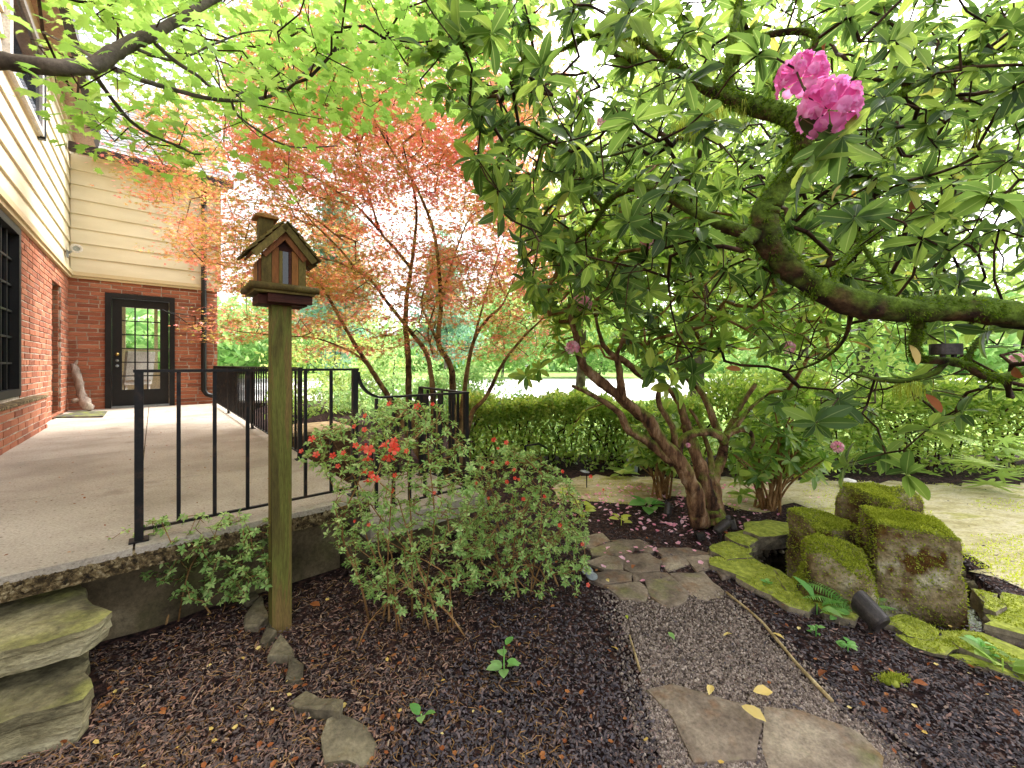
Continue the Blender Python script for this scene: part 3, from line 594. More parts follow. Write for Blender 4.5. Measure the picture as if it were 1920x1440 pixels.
MB().bar(H(U0 + .01, RV, .05), H(U1 - .01, RV, .05), .016, .012).build('bottom_rail', M['iron'], fr)
th = np.linspace(0, math.pi / 2, 12); sw = MB()
pts = [H(U1 + .02 + .17 * (1 - math.cos(t)), RV, top - .01 - (top - low - .015) * math.sin(t)) for t in th]
for a, b in zip(pts[:-1], pts[1:]): sw.bar(a, b + (b - a) * .12, .034, .014)
sw.bar(pts[-1], H(U2 + .02, RV, low + .006), .036, .014); sw.build('curved_rail', M['iron'], fr)
MB().bar(H(U1 + .14, RV, -.12), H(U2, RV, -.12), .016, .012).build('bottom_rail', M['iron'], fr)
sr = rail_obj('iron_railing', H(2.1, -3.5, 0), 'long black iron railing running back along the terrace edge to the house')
va, vb = -6.85, -.25
for v in (va, -4.6, -2.4, vb): post(2.1, v, 0, top, sr)
nb = 47
for k in range(1, nb):
    v = va + (vb - va) * k / nb
    if min(abs(v - q) for q in (-4.6, -2.4)) > .06: bal(2.1, v, .06, top, sr)
MB().bar(H(2.1, va - .02, top + .006), H(2.1, vb + .02, top + .006), .036, .014).build('top_rail', M['iron'], sr)
MB().bar(H(2.1, va, .06), H(2.1, vb, .06), .016, .012).build('bottom_rail', M['iron'], sr)
st = rail_obj('iron_railing', H(2.95, -7.4, -.17), 'black iron stair railing sloping down from the far corner of the landing')
post(2.955, -7.42, -.17, low + .02, st)
for k in range(1, 6): bal(2.955, RV + (-7.42 - RV) * k / 6, -.12, low, st, .016)
MB().bar(H(2.955, RV + .02, low + .005), H(2.955, -7.40, low + .018), .036, .014).build('top_rail', M['iron'], st)
MB().bar(H(2.955, RV + .02, -.12), H(2.955, -7.42, -.12), .016, .012).build('bottom_rail', M['iron'], st)
mb = MB(); th = np.linspace(0, math.pi / 2, 8); pts = [H(2.955, -7.40 + .12 * (1 - math.cos(t)), low + .01 - .15 * math.sin(t)) for t in th]
for a, b in zip(pts[:-1], pts[1:]): mb.bar(a, b + (b - a) * .15, .034, .014)
mb.bar(pts[-1], H(2.955, -5.85, -.42), .036, .014); mb.build('sloping_rail', M['iron'], st)
post(2.955, -5.86, -1.2, -.42, st)
for k in range(1, 9):
    v = -7.28 + 1.42 * k / 9; zt = low - .14 + (-.42 - low + .14) * k / 9; bal(2.955, v, zt - .76, zt, st)
hr = thing('handrail', on(985, 870, GZ), 'small black handrail at the foot of the far hedge', 'handrail')
p = at(985, 878, 4.6); q = at(985, 836, 4.6); r2 = at(1010, 832, 4.75); e = at(1036, 846, 5.3)
mb = MB().bar(p, q, .02, .02); mb.build('post', M['iron'], hr)
mb = MB().bar(q, r2, .022, .016); mb.bar(r2, e, .022, .016); mb.build('rail', M['iron'], hr)
# planter box behind the side railing, stone pedestal lower down
pl = thing('planter_box', H(2.62, -5.3, -1.2), 'brown wooden planter box standing behind the terrace railing', 'planter')
mb = MB(); mb.hbox(2.3, 2.95, -5.7, -5.0, -1.2, .02); mb.build('box', M['planter'], pl)
mb = MB(); mb.hbox(2.27, 2.98, -5.73, -4.97, .021, .06); mb.build('rim', M['wood_strip'], pl)

# ------------------------------------------------------------------ the bird house on its post
bh0 = at(525, 1172, 2.0); BY = math.radians(-41.5)
bx, by = np.array((D2[0], D2[1], 0)), np.array((D1[0], D1[1], 0)); BR = np.stack((bx, by, (0, 0, 1.0)), 1)
bird = thing('bird_house', (bh0[0], bh0[1], GZ), 'weathered cedar bird house on a tall green-stained post', 'bird house')
bc = np.array((bh0[0], bh0[1], 0))
def B(x, y, z): return bc + bx * x + by * y + np.array((0, 0, z))
def bb(mb, x0, x1, y0, y1, z0, z1): return mb.box(B((x0 + x1) / 2, (y0 + y1) / 2, (z0 + z1) / 2), (abs(x1 - x0) / 2, abs(y1 - y0) / 2, abs(z1 - z0) / 2), BR)
bb(MB(), -.0425, .0425, -.0425, .0425, GZ - .2, 1.108).build('post', M['post'], bird)
b = MB(); bb(b, -.105, .105, -.075, .075, 1.108, 1.15); b.build('base_block', M['cedar_dark'], bird)
b = MB(); bb(b, -.07, .12, -.105, -.0755, 1.115, 1.156); b.build('base_board', M['cedar_dark'], bird)
b = MB(); bb(b, -.128, .128, -.118, .118, 1.1565, 1.172); b.build('tray', M['algae'], bird)
for y in (-.118, .118): MB().tube([B(-.146, y, 1.183), B(0, y, 1.184), B(.146, y, 1.183)], .017, 12).build('tray_rail', M['algae'], bird, smooth=True)
for x in (-.135, .135): MB().tube([B(x, -.10, 1.183), B(x, .10, 1.183)], .015, 12).build('tray_rail', M['algae'], bird, smooth=True)
hw, hd, zw, zp = .093, .088, 1.325, 1.475                     # half width, half depth, eaves, peak
b = MB(); pr = [(-hw + .012, 1.173), (hw - .012, 1.173), (hw - .012, zw), (0, zp - .03), (-hw + .012, zw)]
Vv = [B(x, y, z) for y in (-hd + .012, hd) for x, z in pr]; b.add(np.array(Vv), [np.array(((0, 1, 2, 4), (5, 9, 7, 6))), np.array(((4, 2, 3), (9, 8, 7))), np.array([(k, k + 5, (k + 1) % 5 + 5, (k + 1) % 5) for k in range(5)])])
b.build('body', M['cedar_dark'], bird)
xs = [-hw, -.052, -.022, -.003, .0, .03, .058, hw]
for x0, x1, z0, z1, mt in ((-hw, -.054, 1.173, 1.345, 'algae'), (-.052, -.024, 1.20, 1.375, 'cedar'), (-.022, -.008, 1.20, 1.36, 'algae'), (.018, .030, 1.20, 1.36, 'cedar_dark'), (.032, .060, 1.20, 1.365, 'cedar'), (.062, hw, 1.173, 1.34, 'algae'), (-.052, .060, 1.175, 1.199, 'algae')):
    b = MB(); bb(b, x0, x1, -hd - .004, -hd + .013, z0, z1); b.build('plank', M[mt], bird)
b = MB(); bb(b, -.007, .017, -hd - .0005, -hd + .012, 1.202, 1.36); b.build('window', M['lens'], bird)
for y0, y1, mt in ((-hd, -.05, 'cedar'), (-.048, -.005, 'cedar_dark'), (-.003, .04, 'cedar'), (.042, hd, 'cedar')):
    for sx in (-1, 1):
        b = MB(); bb(b, sx * (hw + .006), sx * (hw - .011), y0 + .0141 if y0 == -hd else y0, y1, 1.173, zw - .01); b.build('plank', M[mt], bird)
pk = np.array((0, 1.490)); ev = np.array((.140, 1.325)); dirn = (ev - pk) / np.linalg.norm(ev - pk); SL = np.linalg.norm(ev - pk)
for sx in (-1, 1):
    def rb(t0, t1, n0, n1, y0, y1, mat, name):
        b = MB(); Vv = []
        nrm = np.array((-dirn[1], dirn[0]))
        for y in (y0, y1):
            for t, n in ((t0, n0), (t1, n0), (t1, n1), (t0, n1)):
                p = pk + dirn * t + nrm * n; Vv.append(B(sx * p[0], y, p[1]))
        b.add(np.array(Vv), BOXF if sx > 0 else BOXF[:, ::-1]); return b.build(name, mat, bird)
    rb(0, SL - .012, -.004, .006, -.105, .105, M['cedar'], 'roof_board')
    rb(.004, SL - .006, -.026, .0035, -.118, -.1055, M['algae'], 'barge_board')
    rb(.028, SL - .035, -.050, -.0265, -.104, -.0921, M['cedar'], 'gable_trim')
    for k in range(5):
        t0 = SL * k / 5 - .01; t1 = SL * (k + 1) / 5 + .008
        for q in range(5):
            y0 = -.124 + .049 * q + rng.uniform(0, .003); b0 = .0075 + .002 * (q % 2)
            mbx = MB(); Vv = []; nrm = np.array((-dirn[1], dirn[0])); e = rng.uniform(-.005, .006)
            for y in (y0, y0 + .046):
                for t, n in ((max(t0, -.002), b0 - .001), (t1 + e, b0 + .009), (t1 + e, b0 + .016), (max(t0, -.002), b0 + .005)):
                    p = pk + dirn * t + nrm * n; Vv.append(B(sx * p[0], y, p[1]))
            mbx.add(np.array(Vv), BOXF if sx > 0 else BOXF[:, ::-1]); mbx.build('shingle', M['algae'], bird)
chm = MB(); bb(chm, -.088, -.028, .0, .065, 1.40, 1.528); chm = chm.build('chimney', M['algae'], bird)
b = MB(); bb(b, -.108, -.008, -.018, .085, 1.529, 1.539); b.build('cap_board', M['cedar'], chm)
b = MB(); c4 = [B(-.108, -.018, 1.54), B(-.008, -.018, 1.54), B(-.008, .085, 1.54), B(-.108, .085, 1.54), B(-.058, .034, 1.568)]
b.add(np.array(c4), [np.array(((0, 3, 2, 1),)), np.array(((0, 1, 4), (1, 2, 4), (2, 3, 4), (3, 0, 4)))]); b.build('cap', M['cedar'], chm)

# ------------------------------------------------------------------ stones
def slab(name, pts, top, thick, mat, label, cat='stone', group=None, seed=0, rough=.006, parent=None, tilt=0.0, step=.05):
    r = np.random.default_rng(seed); P = resample(np.asarray(pts)[:, :2], step, 0, seed); n = len(P); c = P.mean(0)
    for k in range(n): P[k] += np.array((mnoise.noise(Vector((P[k][0] * 14, P[k][1] * 14, seed))), mnoise.noise(Vector((P[k][0] * 14 + 5, P[k][1] * 14, seed + 3))))) * rough * 2.4
    td = r.normal(0, tilt, 2); mb = MB(); V = []
    for f, dz, jit in ((.955, -thick, .3), (.962, -thick * .66, .6), (.99, -thick * .62, .6), (.985, -thick * .3, .6), (1.0, -thick * .26, .6), (.995, -.002, .5), (.88, .001, 1), (.65, .002, 1), (.4, .003, 1)):
        Q = c + (P - c) * f
        if dz < -.004: Q = Q + np.array([[mnoise.noise(Vector((q[0] * 22, q[1] * 22, dz * 60 + seed))), mnoise.noise(Vector((q[0] * 22, q[1] * 22, dz * 60 + seed + 9)))] for q in Q]) * rough * 1.5
        V.append(np.column_stack((Q, [top + dz + td @ (q - c) + jit * rough * mnoise.noise(Vector((q[0] * 11, q[1] * 11, seed * 1.7 + f * 3))) for q in Q])))
    V.append(np.array([[c[0], c[1], top + .002]])); V = np.vstack(V); j = np.arange(n); k = (j + 1) % n
    F4 = np.concatenate([np.stack((q * n + j, q * n + k, (q + 1) * n + k, (q + 1) * n + j), 1) for q in range(8)])
    area = np.sum(P[:, 0] * np.roll(P[:, 1], -1) - np.roll(P[:, 0], -1) * P[:, 1])
    F3 = np.stack((8 * n + j, 8 * n + k, np.full(n, 9 * n)), 1)
    if area < 0: F4 = F4[:, ::-1]; F3 = F3[:, ::-1]
    mb.add(V, [F4, F3]); return mb.build(name, mat, parent, label=label, cat=cat, group=group)
def c5(x, y, z): return on(x / 3 + 1000, y / 3 + 840, z)
def c6(x, y, z): return on(x / 3.13 + 1320, y / 3.13 + 840, z)
def c3(x, y, z): return on(x / 2.743, y / 2.743 + 880, z)
STONES = []
def flag(conv, pts, z, thick, mat, label, seed, **kw):
    P = np.array([conv(x, y, z) for x, y in pts]); gc = P.mean(0); P = gc + (P - gc) * kw.pop('grow', 1.0); STONES.append(P[:, :2]); return slab(kw.pop('name', 'flagstone'), P, z, thick, mat, label, 'stone', kw.pop('group', 'flagstones of the garden path'), seed, **kw)
ZF = GZ + .012
for k, (pts, lab) in enumerate((
    ([(285, 495), (380, 480), (425, 520), (330, 555), (275, 545)], 'small brown flagstone at the far left end of the path'),
    ([(330, 565), (470, 525), (560, 560), (490, 600), (345, 597)], 'brown flagstone second from the far left end of the path'),
    ([(300, 640), (410, 603), (497, 612), (492, 682), (400, 675)], 'dark-edged flagstone at the left side of the path'),
    ([(505, 592), (640, 590), (705, 640), (700, 690), (560, 697), (503, 655)], 'broad brown flagstone in the middle of the path'),
    ([(450, 522), (600, 515), (690, 568), (640, 583), (575, 560)], 'mossy flagstone against the dark planting bed'),
    ([(700, 566), (860, 560), (1010, 592), (900, 600), (740, 600)], 'long thin flagstone along the dark planting bed'),
    ([(712, 622), (850, 607), (872, 650), (760, 682)], 'small mossy flagstone right of the path centre'),
    ([(862, 612), (1000, 604), (1020, 655), (925, 688)], 'dark flagstone next to the mossy pond rim'),
    ([(320, 705), (500, 687), (535, 700), (535, 742), (400, 760), (330, 740)], 'flat flagstone beside the grey disc light'),
    ([(570, 706), (740, 700), (765, 728), (640, 742), (575, 755)], 'narrow flagstone behind the pale rounded flagstone'),
    ([(420, 775), (590, 752), (655, 800), (620, 852), (500, 842)], 'moss-flecked flagstone at the left edge of the gravel'),
    ([(640, 752), (770, 732), (850, 795), (850, 858), (760, 884), (665, 835)], 'pale rounded flagstone at the head of the gravel'),
    ([(785, 712), (960, 708), (1062, 800), (1055, 842), (960, 853), (868, 808)], 'pale flagstone at the right head of the gravel'),
    ([(1030, 672), (1130, 660), (1155, 700), (1060, 722)], 'small grey flagstone set in the moss'))):
    flag(c5, pts, ZF + .004 * (k % 3), .07, M['stone'], lab, k, tilt=.02, grow=1.13, rough=.008)
for k, (cv, pts, lab, z) in enumerate((
    (c5, [(1015, 545), (1120, 520), (1215, 550), (1200, 605), (1090, 615), (1020, 580)], 'mossy rim stone beside the pair of spotlights', .045),
    (c5, [(1095, 490), (1200, 462), (1275, 478), (1278, 508), (1210, 545), (1125, 515)], 'mossy rim stone at the left tip of the pond', .06),
    (c5, [(1205, 420), (1310, 405), (1500, 430), (1490, 474), (1290, 492), (1215, 458)], 'large mossy rim stone behind the pond opening', .085),
    (c5, [(1020, 625), (1200, 612), (1310, 665), (1390, 740), (1250, 730), (1140, 700), (1030, 660)], 'broad mossy rim stone along the near side of the pond', .035),
    (c5, [(1325, 668), (1500, 768), (1505, 785), (1420, 792), (1400, 745)], 'narrow mossy rim stone at the edge of the water', .04),
    (c5, [(1150, 712), (1260, 738), (1400, 755), (1415, 800), (1330, 815), (1200, 760)], 'mossy rim stone above the little seedlings', .03),
    (c5, [(1345, 825), (1430, 800), (1530, 795), (1570, 870), (1545, 905), (1440, 875)], 'mossy rim stone left of the lily shoot', .03),
    (c5, [(1585, 870), (1700, 885), (1820, 945), (1790, 960), (1640, 925)], 'mossy rim stone behind the big spotlight', .03),
    (c6, [(1060, 1015), (1190, 985), (1365, 1070), (1340, 1112), (1190, 1085)], 'bare tan rim stone right of the big spotlight', .03),
    (c6, [(1150, 1098), (1400, 1118), (1500, 1165), (1420, 1205), (1240, 1160)], 'mossy rim stone in front of the square boulder', .02),
    (c6, [(1440, 1085), (1640, 1090), (1878, 1190), (2000, 1260), (1900, 1290), (1530, 1160)], 'long mossy rim stone at the right foot of the square boulder', .03),
    (c6, [(1690, 960), (1800, 935), (1990, 1010), (2000, 1120), (1860, 1080), (1715, 1045)], 'tilted pale rim stone at the right end of the pond', .06),
    (c6, [(1590, 835), (1700, 850), (1760, 900), (1720, 955), (1640, 925)], 'rough mossy rim stone behind the square boulder', .08),
    (c6, [(1770, 850), (1878, 880), (2000, 920), (1990, 985), (1800, 930), (1765, 895)], 'mossy rim stone nearest the tan path', .05),
    (c6, [(1470, 1225), (1640, 1215), (1878, 1330), (1960, 1390), (1850, 1360), (1600, 1280)], 'flat grey stone sunk in the mulch at the right', .005))):
    flag(cv, pts, GZ + z, .10 if k < 14 else .06, M['stone_moss'], lab, 40 + k, name='rim_stone', group='stones rimming the pond', rough=.012, tilt=.02, grow=1.2)
flag(on, [(1215, 1292), (1262, 1282), (1330, 1300), (1426, 1326), (1432, 1360), (1418, 1420), (1300, 1430), (1262, 1345)], GZ + .022, .06, M['stone'], 'large grey flagstone in the gravel at the bottom of the picture', 71, rough=.004)
flag(on, [(1432, 1324), (1500, 1330), (1610, 1370), (1660, 1420), (1640, 1480), (1450, 1470), (1428, 1400)], GZ + .018, .06, M['stone'], 'brown-grey flagstone in the mulch right of the large foreground one', 72, rough=.004)
for k, (pts, lab) in enumerate((
    ([(1230, 660), (1310, 615), (1335, 660), (1262, 695)], 'topmost edging stone nearest the terrace wall'),
    ([(1262, 735), (1345, 650), (1384, 750), (1320, 805), (1258, 805)], 'edging stone left of the bird house post'),
    ([(1335, 885), (1380, 770), (1418, 840), (1385, 888)], 'small edging stone at the foot of the bird house post'),
    ([(1362, 985), (1400, 910), (1460, 840), (1524, 945), (1430, 965)], 'leaning edging stone just below the bird house post'),
    ([(1468, 1085), (1490, 960), (1564, 992), (1558, 1065), (1500, 1090)], 'fifth edging stone below the bird house post'),
    ([(1480, 1160), (1560, 1108), (1610, 1140), (1765, 1208), (1745, 1275), (1640, 1262), (1530, 1222)], 'long flat edging stone, second from the bottom'),
    ([(1652, 1400), (1680, 1310), (1762, 1262), (1885, 1310), (1942, 1400), (1900, 1500), (1660, 1500)], 'broad edging stone at the bottom of the row'))):
    flag(c3, pts, GZ + .025 + .012 * (k % 2), .12, M['stone_bare'], lab, 80 + k, name='edging_stone', group='edging stones between the two mulch beds', rough=.009, tilt=.12)
S1 = [on(x, y, -.17) for x, y in ((-190, 1150), (0, 1118), (150, 1094), (163, 1105), (160, 1120), (207, 1150), (185, 1172), (160, 1184), (0, 1228), (-200, 1290))]
S2 = [on(x, y, -.325) for x, y in ((-300, 1290), (0, 1240), (168, 1214), (170, 1230), (162, 1262), (172, 1290), (160, 1312), (0, 1358), (-330, 1450))]
slab('stone_step', S1, -.165, .095, M['step'], 'upper rough stone step below the terrace edge', 'step', 'stone steps at the left', 5, .007, step=.045)
slab('stone_step', S2, -.32, .15, M['step'], 'lower rough stone step at the bottom left corner', 'step', 'stone steps at the left', 6, .007, step=.045)
def boulder(name, c, half, rotz, label, seed, k=5.0, taper=.06, amp=.03, top_tilt=(0, 0), mosscount=5000, n=26):
    g = np.linspace(-1, 1, n); V = []; F = []; 
    for ax in range(3):
        for s in (-1, 1):
            a, b2 = np.meshgrid(g, g); P = np.zeros((n * n, 3)); P[:, ax] = s; P[:, (ax + 1) % 3] = a.ravel(); P[:, (ax + 2) % 3] = b2.ravel()
            o = len(V) * n * n; i = np.arange(n - 1)[:, None] * n; j = np.arange(n - 1)[None]
            f = np.stack((i + j, i + j + 1, i + n + j + 1, i + n + j), -1).reshape(-1, 4) + o
            F.append(f if s > 0 else f[:, ::-1]); V.append(P)
    V = np.vstack(V); V = V / (np.sum(np.abs(V) ** k, 1) ** (1 / k))[:, None] * 1.0
    V = V * np.array(half); hz = half[2]
    V[:, :2] *= (1 - taper * (V[:, 2:3] / hz)); up = (V[:, 2] / hz + 1) / 2
    V[:, 2] += up * (V[:, 0] * top_tilt[0] + V[:, 1] * top_tilt[1])
    for q in range(len(V)):
        p = Vector(V[q]); d = p.normalized()
        V[q] += np.array(d) * (amp * mnoise.noise(p * 4.5 + Vector((seed, 0, 0))) + amp * .55 * mnoise.noise(p * 11 + Vector((0, seed, 0))) + amp * .3 * mnoise.noise(p * 27 + Vector((0, 0, seed))))
    cr, sr_ = math.cos(rotz), math.sin(rotz); V = V @ np.array(((cr, -sr_, 0), (sr_, cr, 0), (0, 0, 1))).T + np.asarray(c)
    t = thing(name, (c[0], c[1], c[2] - hz), label, 'boulder', 'mossy boulders standing in the pond'); mb = MB(); mb.add(V, np.vstack(F)); mb.build('rock', M['boulder'], t, smooth=True)
    Fq = np.vstack(F); A, Bq, Cq, Dq = (V[Fq[:, i]] for i in range(4)); nn = unit(np.cross(Cq - A, Dq - Bq))
    cc = (A + Cq) / 2; w = np.clip(nn[:, 2] - .15, 0, 1) * np.array([max(0.0, .55 + mnoise.noise(Vector(p * 5 + seed))) for p in cc]) + .05; ar = np.linalg.norm(np.cross(Cq - A, Dq - Bq), axis=1); w = w * ar
    pick = rng.choice(len(Fq), mosscount, p=w / w.sum()); s, u = rng.random((2, mosscount, 1)); P = A[pick] * (1 - s) * (1 - u) + Bq[pick] * s * (1 - u) + Cq[pick] * s * u + Dq[pick] * (1 - s) * u
    blades(P, nn[pick], .007, .016, .006).build('moss', M['moss'], t, kind='stuff'); return t
def blades(P, N, l0, l1, w, droop=None, n_seg=1):
    n = len(P); d = unit(N + rng.normal(0, .55, (n, 3)))
    if droop is not None: d = unit(d + np.array((0, 0, -droop)))
    s = unit(np.cross(d, rng.normal(size=(n, 3)))); L = rng.uniform(l0, l1, (n, 1)); ww = w * rng.uniform(.5, 1, (n, 1))
    V = np.stack((P - s * ww, P + s * ww, P + d * L), 1).reshape(-1, 3); mb = MB(); mb.add(V, np.arange(3 * n).reshape(-1, 3)); return mb
pA = at(1724, 1180, 2.16)
boulder('boulder', (pA[0] + .03, pA[1] + .10, -.40), (.178, .145, .355), math.radians(-24), 'square mossy boulder, largest and nearest of the pond', 3.1, 18, .01, .024, (-.10, .05), 12000)
pB = at(1648, 1000, 2.62)
boulder('boulder', (pB[0], pB[1], -.35), (.19, .16, .37), math.radians(20), 'tall rounded boulder standing at the back of the pond', 9.2, 8, .05, .04, (.05, .05), 11000)
pC = at(1545, 1000, 2.58)
boulder('boulder', (pC[0] - .01, pC[1], -.46), (.14, .14, .31), math.radians(8), 'flat-topped boulder at the left back of the pond', 15.7, 13, .02, .035, (0, .1), 8000)
pD = at(1568, 1090, 2.25)
boulder('boulder', (pD[0], pD[1], -.52), (.18, .16, .30), math.radians(-28), 'low slanting boulder at the front left of the pond', 22.3, 7.5, .18, .045, (-.25, .1), 10000)
tr_ = thing('pebble_pile', (pA[0] - .3, pA[1] + .2, -.62), 'small pale pebbles wedged between the pond boulders', 'pebbles')
for q in range(16):
    mb = MB(); g = rng.normal(size=(40, 3)); c = np.array((pA[0] - .27 + rng.uniform(-.03, .04), pA[1] + .02 + rng.uniform(-.02, .25), -.58 + .025 * (q % 6)))
    th = np.linspace(0, 2 * np.pi, 10, endpoint=False); R = np.linalg.qr(rng.normal(size=(3, 3)))[0]; r = rng.uniform(.018, .034)
    mb.lathe([(0.001, -.6 * r), (.7 * r, -.45 * r), (r, 0), (.7 * r, .45 * r), (.001, .6 * r)], mat4(R, c), 10); mb.build('pebble', M['stone_bare'], tr_, smooth=True)
# pebbly wall of the pond under the rim
mb = MB(); Pp = resample(POND, .05)
cpd = POND.mean(0)
for q, p in enumerate(Pp):
    for z in (-.66, -.60, -.54):
        r = rng.uniform(.02, .04); R = np.linalg.qr(rng.normal(size=(3, 3)))[0]; pp = cpd + (p - cpd) * rng.uniform(.985, 1.01)
        mb.lathe([(0.001, -.6 * r), (.7 * r, -.45 * r), (r, 0), (.7 * r, .45 * r), (.001, .6 * r)], mat4(R, (pp[0], pp[1], z + rng.uniform(-.02, .02))), 7)
mb.build('pond_lining', M['stone_bare'], kind='stuff', label='small cobbles lining the dark inner bank of the pond', cat='cobbles', smooth=True)

# ------------------------------------------------------------------ loose cover: chips, gravel grains, moss, petals
def ground_samples(n, ymin, ymax, keep, spread=1.42):
    t = rng.random(n); y = 1 / (1 / ymin + t * (1 / ymax - 1 / ymin)); x = rng.uniform(-spread, spread, n) * y
    k = keep(x, y); return x[k], y[k]
def not_built(x, y):
    u, v = uv_of(x, y); k = ~((u > -3) & (u < 3.05) & (v > VE + .1)); k &= ~inpoly(x, y, POND)
    for P in STONES: k &= ~inpoly(x, y, P)
    for S in (S1, S2): k &= ~inpoly(x, y, [p[:2] for p in S])
    return k
def flakes(x, y, l0, l1, w0, w1, lift, tilt, mat, name, label, cat):
    n = len(x); a = rng.uniform(0, 2 * np.pi, n); d = np.stack((np.cos(a), np.sin(a), rng.normal(0, tilt, n)), 1); d = unit(d)
    s = unit(np.cross(d, np.stack((rng.normal(0, tilt * 1.6, n), rng.normal(0, tilt * 1.6, n), np.ones(n)), 1))); up = np.cross(s, d)
    L = rng.uniform(l0, l1, (n, 1)) * (rng.random((n, 1)) ** .7 * .8 + .3); W = rng.uniform(w0, w1, (n, 1)); P = np.stack((x, y, ground_z(x, y) + lift * rng.random(n) ** 1.5 + .002), 1); bend = rng.normal(0, .14, (n, 1)) * L
    V = np.stack((P - d * L * .5 - s * W * .5, P - d * L * .5 + s * W * .5, P + s * (W * .6 + bend) + up * L * .05, P - s * (W * .6 - bend) + up * L * .05, P + d * L * .5 + s * W * .35, P + d * L * .5 - s * W * .35), 1).reshape(-1, 3)
    F = (np.array(((0, 1, 2, 3), (3, 2, 4, 5)))[None] + np.arange(n)[:, None, None] * 6).reshape(-1, 4)
    mb = MB(); mb.add(V, F); return mb.build(name, mat, kind='stuff', label=label, cat=cat)
edge_noise = lambda x, y: np.array([mnoise.noise(Vector((a * 3.5, b * 3.5, 2.2))) for a, b in zip(x, y)])
def bed(x, y):
    k = not_built(x, y); ing = inpoly(x, y, GRAVEL); inm = inpoly(x, y, MOSSP)
    return k & (~ing | (rng.random(len(x)) < .12)) & (~inm | (rng.random(len(x)) < .04))
x, y = ground_samples(100000, .95, 4.6, bed)
rx = np.array([mnoise.noise(Vector((a * 1.3, b * 1.3, 8))) for a, b in zip(x, y)]) * .5
red = (x + rx) < -.25
flakes(x[red], y[red], .012, .032, .002, .006, .022, .3, M['chip'], 'bark_mulch', 'reddish shredded bark mulch of the left beds', 'mulch')
flakes(x[~red], y[~red], .010, .026, .003, .0075, .022, .35, M['chip_dark'], 'bark_mulch', 'dark purple-brown bark mulch right of the gravel', 'mulch')
x, y = ground_samples(9000, .95, 2.4, lambda x, y: bed(x, y) & (x < .2))
flakes(x, y, .03, .055, .0016, .003, .03, .3, M['twig_tan'], 'fir_needles', 'tan needles and strips scattered over the left mulch beds', 'needles')
def grains(x, y, r0, r1, mat, name, label, cat, lift=.004):
    n = len(x); P = np.stack((x, y, ground_z(x, y) + lift), 1); R = np.linalg.qr(rng.normal(size=(n, 3, 3)))[0]; r = rng.uniform(r0, r1, (n, 1, 1)) * rng.uniform(.7, 1.3, (n, 1, 3))
    T = np.array(((1, 0, 0), (-1, 0, 0), (0, 1, 0), (0, -1, 0), (0, 0, .7), (0, 0, -.7)), float)
    V = ((T[None] * r) @ R.transpose(0, 2, 1) + P[:, None]).reshape(-1, 3); f = np.array(((0, 2, 4), (2, 1, 4), (1, 3, 4), (3, 0, 4), (2, 0, 5), (1, 2, 5), (3, 1, 5), (0, 3, 5)))
    mb = MB(); mb.add(V, (f[None] + np.arange(n)[:, None, None] * 6).reshape(-1, 3)); return mb.build(name, mat, kind='stuff', label=label, cat=cat)
Gc = GRAVEL.mean(0)
def in_gravel(x, y):
    e = edge_noise(x, y); gx_, gy_ = Gc[0] + (x - Gc[0]) / (1 + .12 * e), Gc[1] + (y - Gc[1]) / (1 + .08 * e)
    k = inpoly(gx_, gy_, GRAVEL)
    for P in STONES: k &= ~inpoly(x, y, P)
    return k
x, y = ground_samples(110000, 1.1, 2.3, lambda x, y: (x > .1) & (x < 1.5), 1.0); k = in_gravel(x, y) | (inpoly(Gc[0] + (x - Gc[0]) / 1.22, Gc[1] + (y - Gc[1]) / 1.06, GRAVEL) & (rng.random(len(x)) < .25))
grains(x[k], y[k], .0035, .0085, M['gravel'], 'gravel_grains', 'loose fine grey gravel on the path', 'gravel', .01)
# low moss and clover tufts on the tan path and between the stones
x, y = ground_samples(50000, 2.3, 5.2, lambda x, y: inpoly(x, y, MOSSP))
e = np.array([mnoise.noise(Vector((a * 1.7, b * 3.0, 5.5))) for a, b in zip(x, y)]); k = e > .08; x, y = x[k], y[k]
P = np.stack((x, y, ground_z(x, y) + .005), 1); blades(P, np.tile((0, 0, 1.0), (len(P), 1)), .006, .018, .006).build('moss_tufts', M['lime'], kind='stuff', label='yellow-green moss tufts on the tan path', cat='moss')
def near_rim(x, y):
    k = np.zeros(len(x), bool)
    for P in STONES[14:28]: k |= inpoly(x, y, P)
    return k
x, y = ground_samples(150000, 1.3, 2.9, near_rim, 1.4)
e = np.array([mnoise.noise(Vector((a * 4, b * 4, 1.5))) for a, b in zip(x, y)]); k = e > -.12; x, y = x[k], y[k]
from mathutils.bvhtree import BVHTree
dg_objs = [o for o in COL.objects if o.name.startswith('rim_stone')]
trees = []
for o in dg_objs:
    vs_ = [tuple(v.co + o.location) for v in o.data.vertices]; trees.append(BVHTree.FromPolygons(vs_, [tuple(p.vertices) for p in o.data.polygons]))
zz = np.full(len(x), np.nan)
for q in range(len(x)):
    for t in trees:
        h = t.ray_cast(Vector((x[q], y[q], .5)), Vector((0, 0, -1)))
        if h[0] is not None and not (zz[q] > h[0].z): zz[q] = h[0].z
k = ~np.isnan(zz); P = np.stack((x[k], y[k], zz[k] - .001), 1)
blades(P, np.tile((0, 0, 1.0), (len(P), 1)), .004, .012, .005).build('moss_carpet', M['moss'], kind='stuff', label='bright moss growing over the pond rim stones', cat='moss')
